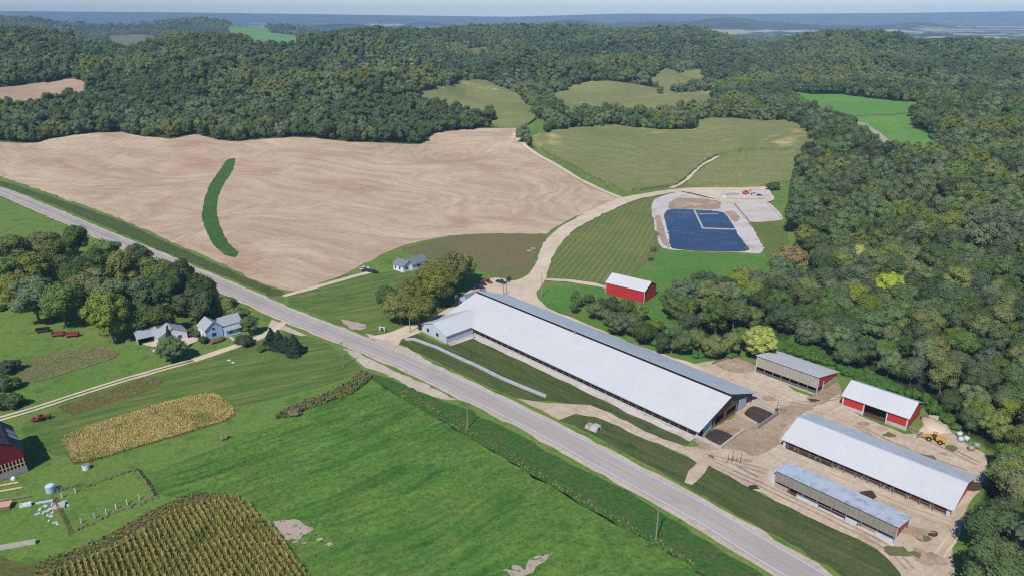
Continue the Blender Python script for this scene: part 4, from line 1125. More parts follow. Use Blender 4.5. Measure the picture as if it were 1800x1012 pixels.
M['pole'] = pmat('pole_wood', (150, 146, 134), 0.9, 0.15, 1.5, 0.8)
M['stone'] = pmat('field_stone', (168, 158, 152), 0.95, 0.4, 2.6, 0.8, bump=0.8)
M['plank'] = pmat('bare_planks', (214, 178, 142), 0.8, 0.2, 1.2, 0.8)
M['tyre'] = pmat('tyre_rubber', (38, 36, 36), 0.85, 0.2, 3.0, 0.8)
M['yel'] = pmat('yellow_paint', (218, 158, 62), 0.45, 0.1, 1.0, 0.85, spec=0.4)
M['ora'] = pmat('orange_paint', (226, 106, 54), 0.45, 0.1, 1.0, 0.85, spec=0.4)
M['carred'] = pmat('red_car_paint', (172, 26, 40), 0.25, 0.03, 1.0, 0.85, spec=0.6)
M['cardark'] = pmat('dark_car_paint', (34, 38, 50), 0.25, 0.03, 1.0, 0.85, spec=0.6)
M['carmar'] = pmat('maroon_car_paint', (92, 22, 32), 0.25, 0.03, 1.0, 0.85, spec=0.6)
M['carwh'] = pmat('white_car_paint', (228, 230, 236), 0.3, 0.03, 1.0, 0.85, spec=0.6)
M['rust'] = pmat('rusty_red_metal', (150, 62, 58), 0.7, 0.25, 1.5, 0.8)
M['plast'] = pmat('silver_wrap', (196, 206, 204), 0.4, 0.1, 2.0, 0.85)
M['tank'] = pmat('pale_blue_tank', (176, 196, 222), 0.4, 0.06, 1.0, 0.85)
M['hide'] = pmat('black_white_hide', (210, 204, 198), 0.8, 0.05, 1.0, 0.85, dirt=((24, 20, 20), 1.0, 1.3, 1.3))

class MB:
    def __init__(s): s.V = []; s.F = []
    def add(s, v, f):
        b = len(s.V); s.V += [tuple(map(float, q)) for q in v]; s.F += [[b + i for i in q] for q in f]; return s
    def box(s, x0, x1, y0, y1, z0, z1):
        v = [(x0, y0, z0), (x1, y0, z0), (x1, y1, z0), (x0, y1, z0), (x0, y0, z1), (x1, y0, z1), (x1, y1, z1), (x0, y1, z1)]
        return s.add(v, [[0, 3, 2, 1], [4, 5, 6, 7], [0, 1, 5, 4], [1, 2, 6, 5], [2, 3, 7, 6], [3, 0, 4, 7]])
    def prismx(s, prof, x0, x1):          # profile of (y, z) swept along x
        n = len(prof)
        v = [(x0, y, z) for y, z in prof] + [(x1, y, z) for y, z in prof]
        f = [list(range(n)), [n + i for i in reversed(range(n))]] + [[i, i + n, (i + 1) % n + n, (i + 1) % n] for i in range(n)]
        return s.add(v, f)
    def prismy(s, prof, y0, y1):          # profile of (x, z) swept along y
        n = len(prof)
        v = [(x, y0, z) for x, z in prof] + [(x, y1, z) for x, z in prof]
        f = [list(range(n)), [n + i for i in reversed(range(n))]] + [[i, (i + 1) % n, (i + 1) % n + n, i + n] for i in range(n)]
        return s.add(v, f)
    def bar(s, p, q, r, n=6, r2=None):
        p, q = Vector(p), Vector(q); d = (q - p).normalized()
        a = d.orthogonal().normalized(); b = d.cross(a); r2 = r if r2 is None else r2
        v = []
        for (c, rr) in ((p, r), (q, r2)):
            for i in range(n):
                t_ = 2 * math.pi * i / n
                v.append(c + (a * math.cos(t_) + b * math.sin(t_)) * rr)
        f = [[i, (i + 1) % n, (i + 1) % n + n, i + n] for i in range(n)] + [list(reversed(range(n))), list(range(n, 2 * n))]
        return s.add(v, f)
    def blob(s, c, rx, ry, rz, seed=0, j=0.12):
        r = random.Random(seed); n, m = 10, 6; v = [(c[0], c[1], c[2] - rz)]
        for i in range(1, m):
            for k in range(n):
                a, b = math.pi * i / m, 2 * math.pi * k / n; q = 1 + r.uniform(-j, j)
                v.append((c[0] + rx * q * math.sin(a) * math.cos(b), c[1] + ry * q * math.sin(a) * math.sin(b), c[2] - rz * q * math.cos(a)))
        v.append((c[0], c[1], c[2] + rz)); f = [[0, 1 + (k + 1) % n, 1 + k] for k in range(n)]
        for i in range(m - 2):
            for k in range(n): f.append([1 + i * n + k, 1 + i * n + (k + 1) % n, 1 + (i + 1) * n + (k + 1) % n, 1 + (i + 1) * n + k])
        l = len(v) - 1; f += [[l, 1 + (m - 2) * n + k, 1 + (m - 2) * n + (k + 1) % n] for k in range(n)]
        return s.add(v, f)
    def build(s, name, mat, parent=None, smooth=False, bevel=0):
        o = mesh_obj(name, s.V, s.F, mat, parent, smooth)
        bm = bmesh.new(); bm.from_mesh(o.data); bmesh.ops.recalc_face_normals(bm, faces=bm.faces)
        if bevel: bmesh.ops.bevel(bm, geom=bm.edges[:], offset=bevel, segments=1, affect='EDGES')
        bm.to_mesh(o.data); bm.free()
        return o
def B(x0, x1, y0, y1, z0, z1): return MB().box(x0, x1, y0, y1, z0, z1)
def root(name, x, y, ang, label, cat, group=None, z=None):
    e = bpy.data.objects.new(name, None); C.objects.link(e)
    e.location = (x, y, hz(x, y) + 0.12 if z is None else z); e.rotation_euler = (0, 0, ang)
    return props(e, label, cat, group)
def slab(x0, x1, y0, z0, y1, z1, th=0.14):
    return MB().prismx([(y0, z0), (y1, z1), (y1, z1 + th), (y0, z0 + th)], x0, x1)
def copies(src, n_, fn, parent):
    out_ = []
    for i in range(n_):
        o = src if i == 0 else src.copy()
        if i: C.objects.link(o); o.parent = parent
        o.location = fn(i); out_.append(o)
    return out_
def window(parent, axis, u0, u1, z0, z1, pos_, fr='white', sgn=-1):
    """a framed window in a wall; axis 'x': wall along x at y=pos_, outward sgn; axis 'y': wall along y at x=pos_"""
    d0, d1 = sorted((pos_, pos_ + sgn * 0.07)); f = MB(); g = MB(); w_ = 0.1
    def bx(m_, a0, a1, b0, b1, k0, k1):
        if axis == 'x': m_.box(a0, a1, k0, k1, b0, b1)
        else: m_.box(k0, k1, a0, a1, b0, b1)
    bx(f, u0 - w_, u0, z0 - w_, z1 + w_, d0, d1); bx(f, u1, u1 + w_, z0 - w_, z1 + w_, d0, d1)
    bx(f, u0, u1, z1, z1 + w_, d0, d1); bx(f, u0, u1, z0 - w_, z0, d0, d1)
    e0, e1 = sorted((pos_ + sgn * 0.02, pos_ + sgn * 0.04)); bx(g, u0, u1, z0, z1, e0, e1)
    wn = f.build('window', M[fr], parent); g.build('pane', M['glass'], wn)
    return wn

# ------------------------------------------------------------------ 1 long free-stall barn with milking wing
Rc = G(1224, 771); UA = R(-46.8); U = np.array([math.cos(UA), math.sin(UA)]); Vv = np.array([-U[1], U[0]])
P0 = Rc - U * 118
b = root('freestall_barn', P0[0], P0[1], UA, 'very long white-roofed cattle barn with open side facing the road', 'barn')
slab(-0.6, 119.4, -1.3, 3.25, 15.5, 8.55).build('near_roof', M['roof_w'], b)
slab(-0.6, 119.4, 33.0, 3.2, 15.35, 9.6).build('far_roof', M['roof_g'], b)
B(-0.2, 118.9, 15.62, 15.75, 8.2, 9.4).build('ridge_vent', M['dark'], b)
B(55.2, 55.8, 14.9, 15.4, 8.66, 9.9).build('roof_vent', M['steel'], b)
B(0, 118, 0.0, 31.6, -0.1, 0.02).build('floor', M['bed'], b)
B(16.2, 118, -0.1, 0.15, -0.1, 0.75).build('curb', M['conc'], b)
B(16.2, 118, 0.02, 0.1, 2.05, 2.3).build('curtain_rail', M['white'], b)
B(16.2, 118, 0.3, 0.4, 1.2, 1.35).build('feed_rail', M['wood'], b)
pst = MB().box(-0.12, 0.12, -0.12, 0.12, 0.02, 3.5).build('post', M['wood'], b)
copies(pst, 33, lambda i: (16.4 + i * 3.17, 0.2, 0), b)
B(0, 118, 31.4, 31.6, 0, 1.2).build('back_wall', M['conc'], b)
pst = MB().box(-0.12, 0.12, -0.12, 0.12, 1.2, 3.5).build('back_post', M['wood'], b)
copies(pst, 30, lambda i: (1 + i * 4, 31.5, 0), b)
for y_ in (9.5, 16, 22.5):
    q = MB().box(-0.12, 0.12, -0.12, 0.12, 0, 5.0 + (1.8 if y_ == 16 else 0)).build('inner_post', M['wood'], b)
    copies(q, 10, lambda i: (6 + i * 12, y_, 0), b)
MB().prismx([(0, 0), (31.6, 0), (31.6, 3.4), (16, 8.7), (15.4, 8.3), (0, 3.5)], -0.12, 0.02).build('end_wall', M['white'], b)
MB().prismx([(0.0, 3.0), (31.6, 3.0), (31.6, 3.45), (16, 8.7), (0.0, 3.6)], 117.9, 118.05).build('gable', M['gable'], b)
for (a, c_, zz, m_) in ((0, 1.0, 3.0, 'white'), (9.0, 9.7, 3.0, 'wood'), (15.2, 16, 3.0, 'rust'), (22.2, 22.8, 3.0, 'wood'), (31, 31.6, 3.0, 'rust')):
    B(117.8, 118.1, a, c_, 0, zz).build('end_pier', M[m_], b)
B(118.12, 118.3, 3.2, 7.6, 0.25, 3.3).build('door', M['lblue'], b)
B(118.12, 118.3, 23.2, 27.6, 0.25, 3.9).build('door', M['lblue'], b)
# milking wing
B(0.12, 15.9, -13.5, -0.15, 0, 0.5).build('wing_footing', M['conc'], b)
wg = MB()
wg.prismy([(0.1, 0.5), (15.9, 0.5), (15.9, 3.55), (8, 6.15), (0.1, 3.55)], -13.6, -13.45); wg.build('wing_gable', M['white'], b)
B(15.72, 15.9, -13.44, -0.2, 0.5, 3.5).build('wing_wall', M['lblue'], b)
B(0.1, 0.28, -13.44, -0.2, 0.5, 3.5).build('wing_wall', M['lblue'], b)
MB().prismy([(-0.4, 3.45), (8, 6.25), (8, 6.4), (-0.4, 3.6)], -14.0, 6.0).build('wing_roof', M['roof_w'], b)
MB().prismy([(16.4, 3.45), (16.4, 3.6), (8, 6.4), (8, 6.25)], -14.0, 6.0).build('wing_roof', M['roof_w'], b)
window(b, 'x', 3.6, 5.2, 1.5, 3.0, -13.6); window(b, 'x', 9.6, 11.2, 1.5, 3.0, -13.6)
B(15.94, 16.8, -13, -0.6, -0.1, 0.35).build('ledge', M['conc'], b)
bt = ribbon('gravel_apron', [P0 + U * 16.2 - Vv * 1.4, P0 + U * 117.5 - Vv * 1.4], -1.3, 1.3, 3, M['conc_g'], 4, jit=0.25)
ribbon('gravel_apron', [P0 + U * 17.6 - Vv * 13.5, P0 + U * 17.6 - Vv * 1], -1.0, 1.0, 3, M['conc_g'], 4, jit=0.2)

def wall_run(name, pxs, hgt, th, mat, label, cat, posts=0, ribs=None, group=None):
    P = GP(pxs)
    e = root(name, P[0][0], P[0][1], 0, label, cat, group)
    z0 = e.location[2]
    for i in range(len(P) - 1):
        a, c_ = P[i], P[i + 1]; d = c_ - a; Ln = np.linalg.norm(d); d = d / Ln; n_ = np.array([-d[1], d[0]]) * th / 2
        v = []
        ext = th * 0.5 - (0.004 * i)
        a2, c2 = (a if i == 0 else a + d * ext * 0), c_ + d * (ext if i < len(P) - 2 else 0)
        for zz in (-0.2, hgt - 0.003 * i):
            for q in (a2 - n_, c2 - n_, c2 + n_, a2 + n_):
                v.append((q[0] - P[0][0], q[1] - P[0][1], hz(*q) + 0.1 - z0 + zz))
        MB().add(v, [[0, 3, 2, 1], [4, 5, 6, 7], [0, 1, 5, 4], [1, 2, 6, 5], [2, 3, 7, 6], [3, 0, 4, 7]]).build('wall_section', mat, e)
        if ribs:
            rb_ = MB()
            for k in np.arange(0.8, Ln, ribs):
                q = a + d * k - n_ * 1.0
                w2 = d * 0.12; o2 = -n_ / (th / 2) * 0.14
                pts = [q - w2, q + w2, q + w2 + o2, q - w2 + o2]
                v = [(p_[0] - P[0][0], p_[1] - P[0][1], hz(*p_) + 0.1 - z0 + zz) for zz in (-0.1, hgt - 0.12) for p_ in pts]
                rb_.add(v, [[0, 3, 2, 1], [4, 5, 6, 7], [0, 1, 5, 4], [1, 2, 6, 5], [2, 3, 7, 6], [3, 0, 4, 7]])
            rb_.build('bracing', M['wood'], e)
    return e
wall_run('feed_bunk', [(712, 597), (730, 598), (768, 612), (800, 627), (840, 645), (880, 665), (920, 682), (960, 698)], 0.8, 0.8, M['bunk'], 'long low white wall curving through the grass between road and long barn', 'low wall')
GY_ = 'low concrete walls of the pens at the open end of the long barn'
wall_run('pen_wall', [(1222, 769), (1265, 789)], 1.1, 0.4, M['conc'], 'white pen wall nearest the road at the corner of the long barn', 'wall', group=GY_)
wall_run('pen_wall', [(1266, 789), (1307, 758)], 1.0, 0.5, M['conc'], 'pen wall running away from the road beside the smaller manure pit', 'wall', group=GY_)
wall_run('pen_wall', [(1322, 708), (1362, 728)], 1.2, 0.4, M['conc'], 'pen wall behind the larger manure pit', 'wall', group=GY_)
wall_run('pen_wall', [(1367, 729), (1331, 754)], 1.3, 0.45, M['steel'], 'pale fence wall on the yard side of the larger manure pit', 'wall', group=GY_)
wall_run('pen_wall', [(1304, 731), (1330, 745)], 0.5, 0.7, M['conc'], 'low broad kerb between the pens in front of the larger manure pit', 'wall', group=GY_)
sheet('manure_pit', GP([(1308, 727), (1325, 714), (1360, 729), (1333, 744)]), 5, M['slurry'], 4, 0.1, 1.5)
sheet('manure_pit', GP([(1238, 767), (1258, 754), (1288, 766), (1266, 783)]), 5, M['slurry'], 4, 0.1, 1.5, seed=2)
sheet('muddy_ground', GP([(1258, 640), (1290, 629), (1326, 640), (1330, 650), (1300, 655), (1280, 652)]), 4, M['mud'], 4, 0.2, 1.5, seed=9)
wall_run('pen_wall', [(1252, 640), (1290, 627), (1324, 640)], 0.7, 0.4, M['wood'], 'low dark wall around the brown dirt bay left of the open-front shed', 'wall')
e = root('auger', *G(1364, 727), R(20), 'brown post with a bent pipe at the corner of the larger manure pit', 'auger')
MB().box(-0.35, 0.35, -0.35, 0.35, 0, 1.8).build('gearbox', M['rust'], e)
MB().bar((0, 0, 1.8), (0.3, 0, 4.6), 0.13).build('mast', M['wood'], e)
MB().bar((0.2, 0, 3.2), (2.6, -0.6, 2.6), 0.12).bar((2.6, -0.6, 2.6), (3.0, -0.8, 0.9), 0.12).build('pipe', M['steel'], e)
e = root('feed_gate', *G(1285, 812), R(-20), 'rusty heap of gate frames standing by the road corner of the pens', 'gate')
for i in range(4):
    a = i * 1.1
    MB().bar((a - 1, 0, 0), (a - 0.8, 0.3, 2.4 + (i % 2) * 1.4), 0.07).bar((a - 1, 0, 1.0), (a + 0.8, 0.5, 1.3), 0.06).build('frame', M['rust' if i % 2 else 'wood'], e)
wall_run('guard_rail', [(1294, 820), (1332, 840)], 0.6, 0.25, M['steel'], 'short grey guard rail on the ground beside the low shed corner', 'rail')

# ------------------------------------------------------------------ pole sheds with open fronts
def mono_shed(px, py, L_, W_, zf, zb, zp, sid, roof, label, name, ang=UA):
    x, y = G(px, py)
    e = root(name, x, y, ang, label, 'shed')
    slab(-0.5, L_ + 0.5, -0.6, zf, W_ + 0.5, zb, 0.14).build('roof', M[roof], e)
    B(-0.1, L_ + 0.1, -0.1, 0.02, zp, zf - 0.05).build('front_panel', M[sid], e)
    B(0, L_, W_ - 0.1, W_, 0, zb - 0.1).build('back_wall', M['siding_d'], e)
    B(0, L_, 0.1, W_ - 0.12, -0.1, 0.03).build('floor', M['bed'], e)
    return e
e = mono_shed(1328, 654, 21.8, 15.0, 6.6, 2.9, 2.35, 'siding', 'roof_w', 'tall open-front shed with grey upper front and red end wall, nearest the wood', 'cattle_shed')
for (x0_, x1_) in ((-0.1, 0.0), (21.8, 21.95)):
    MB().prismx([(0.0 if x0_ < 0 else 0.02, 2.2), (14.8, 1.6), (14.8, 2.8), (0.02, 6.4)], x0_, x1_).build('end_wall', M['red'], e)
B(21.82, 22.0, 4.6, 14.8, 0, 1.58).build('end_base', M['conc'], e)
B(21.82, 22.05, 4.2, 4.6, 0, 3.4).build('end_pier', M['white'], e)
B(21.85, 22.02, -0.1, 0.25, 0.1, 6.5).build('corner_trim', M['white'], e)
B(-0.15, 0.05, -0.14, 0.2, 0.1, 6.5).build('corner_trim', M['white'], e)
B(0, 21.8, -0.6, -0.3, 0, 0.5).build('feed_kerb', M['conc'], e)
MB().bar((0, 0, 1.1), (21.8, 0, 1.1), 0.06).bar((0, 0, 0.75), (21.8, 0, 0.75), 0.06).build('rails', M['steel'], e)
q = MB().box(-.1, .1, -.1, .1, 0, 2.4).build('post', M['wood'], e); copies(q, 8, lambda i: (0.1 + i * 3.08, 0.05, 0), e)
e = mono_shed(1361, 855, 30.3, 8.4, 5.3, 3.1, 1.9, 'siding_d', 'roof_w2', 'low grey shed with stained roof nearest the road', 'cattle_shed')
MB().prismx([(0.02, 1.7), (8.2, 1.7), (8.2, 3.0), (0.02, 5.2)], 30.3, 30.45).build('end_wall', M['red'], e)
MB().prismx([(0.02, 0), (8.2, 0), (8.2, 3.0), (0.02, 5.2)], -0.1, 0.0).build('end_wall', M['white'], e)
B(30.3, 30.5, -0.1, 0.2, 0, 5.2).build('corner_trim', M['white'], e)
B(30.3, 30.5, 7.9, 8.3, 0, 3.0).build('corner_trim', M['wood'], e)
B(0.1, 3.6, -0.08, 0.04, 0, 1.35).build('lower_panel', M['siding'], e)
for (a, c_, h_) in ((6.2, 12.0, 0.95), (12.2, 18.6, 0.5), (18.8, 21.6, 1.25), (21.8, 25.8, 0.5), (25.9, 30.2, 1.1)):
    B(a, c_, -0.3, -0.12, 0, h_).build('lower_panel', M['white'], e)
q = MB().box(-.1, .1, -.1, .1, 0, 1.95).build('post', M['wood'], e); copies(q, 9, lambda i: (0.2 + i * 3.72, 0.12, 0), e)
MB().bar((6, -0.05, 1.25), (30, -0.05, 1.25), 0.06).build('rails', M['steel'], e)
MB().box(-1.6, -0.4, 1.0, 6.0, 0, 2.6).build('bin', M['white'], e)

x, y = G(1378, 787)
e = root('heifer_barn', x, y, R(-45.8), 'white-roofed red-gabled barn with a long open feed side, in the middle of the yard', 'barn')
Lc, Wc = 43.2, 18.6
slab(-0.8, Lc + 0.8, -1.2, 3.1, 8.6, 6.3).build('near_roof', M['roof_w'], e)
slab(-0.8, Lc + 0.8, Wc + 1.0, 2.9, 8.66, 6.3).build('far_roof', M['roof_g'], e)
B(-0.8, Lc + 0.8, 8.4, 8.86, 6.42, 6.5).build('ridge_cap', M['white'], e)
MB().prismx([(6.5, 0.1), (Wc - 0.1, 0.1), (Wc - 0.1, 3.15), (8.6, 6.2), (0.2, 3.4), (0.2, 2.9), (6.5, 4.6)], Lc - 0.1, Lc + 0.05).build('gable', M['red'], e)
B(Lc - 0.12, Lc + 0.12, 6.1, 6.5, 0, 4.5).build('pier', M['wood'], e)
MB().prismx([(0.2, 2.8), (Wc - 0.1, 2.8), (Wc - 0.1, 3.15), (8.6, 6.2), (0.2, 3.4)], -0.05, 0.1).build('gable', M['red'], e)
B(-0.3, 0.4, -0.3, 0.5, 0, 3.1).build('corner_pier', M['white'], e)
B(Lc - 0.8, Lc + 0.1, -0.25, -0.1, 0.4, 3.1).build('corner_panel', M['white'], e)
B(0, Lc, Wc - 0.15, Wc, 0, 3.0).build('back_wall', M['red'], e)
B(0, Lc, 0.2, Wc - 0.2, -0.1, 0.03).build('floor', M['bed'], e)
B(0, Lc, 1.2, 1.35, 0.03, 1.2).build('feed_board', M['redd'], e)
B(0, Lc, -1.0, -0.75, 0, 0.4).build('feed_kerb', M['conc'], e)
MB().bar((0.3, 0, 1.5), (Lc, 0, 1.5), 0.08).bar((0.3, 0, 1.0), (Lc, 0, 1.0), 0.06).build('rails', M['wood'], e)
q = MB().box(-.12, .12, -.12, .12, 0, 3.3).build('post', M['wood'], e); copies(q, 14, lambda i: (1.0 + i * 3.2, 0.05, 0), e)
q = MB().box(-.12, .12, -.12, .12, 0, 6.0).build('inner_post', M['wood'], e); copies(q, 7, lambda i: (3.0 + i * 6.2, 8.6, 0), e)
BC = e
x, y = G(1479, 716)
e = root('machine_shed', x, y, R(-45), 'red shed with white roof and a wide dark opening between two red panels', 'shed')
Ls, Ws = 19.2, 12.2
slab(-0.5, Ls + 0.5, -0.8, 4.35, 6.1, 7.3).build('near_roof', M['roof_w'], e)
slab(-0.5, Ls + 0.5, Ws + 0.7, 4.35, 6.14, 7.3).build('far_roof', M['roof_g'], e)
for (a, c_) in ((0, 6.6), (13.2, Ls)):
    B(a, c_, -0.06, 0.1, 1.25, 4.4).build('front_panel', M['red'], e); B(a, c_, -0.12, 0.14, 0, 1.22).build('front_base', M['conc'], e)
    B(a - 0.05 if a else -0.12, a + 0.3, -0.16, 0.16, 0, 4.4).build('trim', M['white'], e); B(c_ - 0.3, c_ + 0.05, -0.17, 0.17, 0, 4.4).build('trim', M['white'], e)
for x_ in (-0.05, Ls - 0.08):
    MB().prismx([(0.18, 0.4), (Ws - 0.1, 0.4), (Ws - 0.1, 4.5), (6.12, 7.2), (0.18, 4.6)], x_, x_ + 0.14).build('gable', M['red'], e)
B(0, Ls, Ws - 0.14, Ws, 0, 4.4).build('back_wall', M['red'], e)
B(0.1, Ls - 0.1, 0.2, Ws - 0.2, -0.1, 0.03).build('floor', M['bed'], e)
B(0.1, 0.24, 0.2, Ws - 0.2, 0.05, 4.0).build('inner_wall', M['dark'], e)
x, y = G(1064.6, 516)
e = root('small_red_shed', x, y, R(-37), 'small red shed with bright white roof below the hay field', 'shed')
Ls, Ws = 19.2, 11.2
slab(-0.3, Ls + 0.3, -0.4, 5.25, 5.6, 8.2).build('near_roof', M['roof_w'], e)
slab(-0.3, Ls + 0.3, Ws + 0.4, 5.25, 5.64, 8.2).build('far_roof', M['roof_g'], e)
B(0.15, Ls - 0.15, 0, 0.15, 0, 5.35).build('front_wall', M['red'], e)
B(0, Ls, Ws - 0.15, Ws, 0, 5.3).build('back_wall', M['red'], e)
for x_ in (0, Ls - 0.12):
    MB().prismx([(0.16, 0), (Ws - 0.16, 0), (Ws - 0.16, 5.4), (5.62, 8.1), (0.16, 5.4)], x_, x_ + 0.12).build('gable', M['red'], e)
B(-0.06, 0.14, -0.06, 0.13, 0, 5.3).build('trim', M['white'], e); B(Ls - 0.14, Ls + 0.1, -0.06, 0.13, 0, 5.3).build('trim', M['white'], e)
B(0.3, 0.0 + 4.6, -0.1, -0.01, 0.1, 4.2).build('door', M['red'], e)

# ------------------------------------------------------------------ houses
def gable_block(e, x0, x1, y0, y1, ze, zr, wall, roof, along='x', eav=0.4, base=0.0, gmat_=None, z0=0.0):
    g = M[gmat_ or wall]
    if along == 'x':
        ym = (y0 + y1) / 2; k = (zr - ze) / (ym - y0)
        B(x0, x1, y0, y0 + 0.12, z0, ze).build('wall', M[wall], e); B(x0, x1, y1 - 0.12, y1, z0, ze).build('wall', M[wall], e)
        for xx in (x0 + 0.004, x1 - 0.144):
            MB().prismx([(y0 + .13, z0), (y1 - .13, z0), (y1 - .13, ze + .05), (ym, zr - .1), (y0 + .13, ze + .05)], xx, xx + .14).build('gable', g, e)
        slab(x0 - eav, x1 + eav, y0 - eav, ze - k * eav, ym, zr, .16).build('roof', M[roof], e); slab(x0 - eav, x1 + eav, y1 + eav, ze - k * eav, ym + .01, zr, .16).build('roof', M[roof], e)
    else:
        xm = (x0 + x1) / 2; k = (zr - ze) / (xm - x0)
        B(x0, x0 + .12, y0, y1, z0, ze).build('wall', M[wall], e); B(x1 - .12, x1, y0, y1, z0, ze).build('wall', M[wall], e)
        for yy in (y0 + .004, y1 - .144):
            MB().prismy([(x0 + .13, z0), (x1 - .13, z0), (x1 - .13, ze + .05), (xm, zr - .1), (x0 + .13, ze + .05)], yy, yy + .14).build('gable', g, e)
        MB().prismy([(x0 - eav, ze - k * eav), (xm, zr), (xm, zr + .16), (x0 - eav, ze - k * eav + .16)], y0 - eav, y1 + eav).build('roof', M[roof], e)
        MB().prismy([(x1 + eav, ze - k * eav), (x1 + eav, ze - k * eav + .16), (xm + .01, zr + .16), (xm + .01, zr)], y0 - eav, y1 + eav).build('roof', M[roof], e)
A = G(363, 599)
o_ = A - U * 7.4
e = root('farmhouse', o_[0], o_[1], UA, 'two-storey pale blue and white farmhouse with cross gables by the drive', 'house')
gable_block(e, 0, 7.4, 0, 6.6, 4.3, 6.9, 'house', 'shing', gmat_='blue')
gable_block(e, 0.6, 6.8, 6.7, 14.5, 4.0, 6.4, 'blue', 'shing', 'y')
B(6.9, 9.6, 7.0, 14.3, 0.0, 0.3).build('porch_floor', M['conc'], e)
MB().prismy([(6.9, 3.2), (9.9, 2.5), (9.9, 2.64), (6.9, 3.36)], 6.8, 14.8).build('porch_roof', M['shing'], e)
B(6.95, 9.3, 7.2, 12.6, 0.3, 2.5).build('porch_wall', M['blue'], e)
q = MB().box(-.08, .08, -.08, .08, 0.3, 2.6).build('porch_post', M['rust'], e); copies(q, 3, lambda i: (9.6, 13 + i * 0.7, 0), e)
window(e, 'y', 2.4, 4.0, 1.0, 2.5, 7.4, sgn=1); window(e, 'y', 2.8, 3.8, 3.6, 4.6, 7.4, sgn=1); window(e, 'y', 8.4, 9.6, 1.2, 2.2, 9.3, sgn=1)
window(e, 'x', 1.2, 2.2, 1.0, 2.4, 0.0); window(e, 'x', 4.4, 5.4, 1.0, 2.4, 0.0)
B(1.4, 2.0, 10, 10.6, 6.2, 7.3).build('chimney', M['redd'], e)
x, y = G(268, 594)
e = root('hipped_house', x, y, R(-50), 'low white house with broad grey roof next to the garage', 'house')
gable_block(e, 0, 9.4, 0, 10.5, 3.2, 6.0, 'house', 'shing')
window(e, 'y', 2.0, 3.6, 0.9, 2.3, 9.4, sgn=1); window(e, 'y', 7.0, 8.4, 0.9, 2.3, 9.4, sgn=1)
window(e, 'x', 2, 3.2, 0.9, 2.2, 0); window(e, 'x', 5.4, 6.4, 0.9, 2.2, 0)
sheet('patio', GP([(248, 604), (270, 597), (285, 603), (300, 600), (320, 596), (345, 592), (352, 598), (330, 606), (300, 612), (270, 610)]), 3, M['gravel'], 4, 0.2, 1.5)
ribbon('footpath', GP([(404, 592), (414, 600)]), -0.6, 0.6, 3, M['conc_g'], 2)
x, y = G(244, 607)
e = root('garage', x, y, R(36), 'open-fronted garage with pale grey roof left of the low white house', 'garage')
slab(-0.4, 8.9, -0.6, 2.6, 5.6, 3.9, .14).build('roof', M['shing'], e)
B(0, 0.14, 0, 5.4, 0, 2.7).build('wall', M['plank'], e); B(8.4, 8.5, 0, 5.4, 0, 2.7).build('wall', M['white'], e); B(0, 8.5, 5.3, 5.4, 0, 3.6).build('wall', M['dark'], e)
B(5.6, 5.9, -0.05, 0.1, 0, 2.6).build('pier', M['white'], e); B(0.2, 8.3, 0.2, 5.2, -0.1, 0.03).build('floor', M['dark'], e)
x, y = G(692, 474)
e = root('cottage', x, y, R(-40), 'small white cottage with slate-grey roof beside the bare brown field', 'house')
gable_block(e, 0, 7.2, 0, 7, 3.1, 4.9, 'house', 'shing_d', 'x')
gable_block(e, 2.2, 8.6, 4.6, 14.5, 3.1, 5.4, 'house', 'shing_d', 'y', gmat_='white')
window(e, 'x', 1, 2, 1, 2.3, 0); window(e, 'x', 4, 5.2, 1, 2.3, 0); window(e, 'y', 1.6, 3, 1, 2.3, 7.2, sgn=1); window(e, 'y', 8, 9.6, 1, 2.3, 8.6, sgn=1)
x, y = G(806, 537)
e = root('yard_house', x, y, UA, 'white house with grey-blue roof half hidden by trees behind the end of the long barn', 'house')
gable_block(e, 0, 8, 0, 11, 3.4, 6.0, 'blue', 'shing_d', 'y')
gable_block(e, 8.1, 12, 3, 9, 2.8, 4.4, 'house', 'shing_d', 'x')
window(e, 'x', 1.5, 2.7, 1.2, 2.6, 0); window(e, 'x', 5, 6.2, 1.2, 2.6, 0)
# red gambrel barn cut by the left photo edge
GA = R(43); K = G(50, 828)
gx_, gy_ = K[0] - math.cos(GA) * 11.5, K[1] - math.sin(GA) * 11.5
e = root('gambrel_barn', gx_, gy_, GA, 'old dark red barn with curved roof cut by the left edge of the photo', 'barn')
prof = [(0, 4.0), (11.5, 4.0), (11.5, 7.0), (9.2, 9.6), (5.75, 11.6), (2.3, 9.6), (0, 7.0)]
MB().prismy(prof, 0.2, 0.36).build('gable', M['redd'], e)
B(0, 11.5, 0.0, 0.5, 0, 1.9).build('stone_base', M['stone'], e)
B(11.2, 11.5, 0.5, 16, 0, 7.0).build('side_wall', M['redd'], e); B(0, 0.3, 0.5, 16, 0, 7.0).build('side_wall', M['redd'], e)
q = MB().box(-.14, .14, -.02, .14, 1.9, 4.4).build('plank', M['plank'], e); copies(q, 14, lambda i: (0.3 + i * 0.83, 0.0, 0), e)
B(0, 11.4, -0.06, 0.0, 2.9, 3.15).build('plank_rail', M['plank'], e)
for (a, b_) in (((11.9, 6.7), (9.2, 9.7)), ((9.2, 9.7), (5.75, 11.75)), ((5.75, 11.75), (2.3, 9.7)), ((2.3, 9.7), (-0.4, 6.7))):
    MB().prismy([a, b_, (b_[0], b_[1] + .16), (a[0], a[1] + .16)], -0.3, 16.3).build('roof', M['shing_shade' if a[0] > 9.0 else 'shing'], e)  # right-hand slopes carry their shade in the shingle colour
for y_ in (5.5, 8.8):
    MB().prismy([(11.75, 7.25), (9.9, 9.3), (9.9, 9.42), (11.75, 7.37)], y_, y_ + 2.2).build('skylight', M['white'], e)
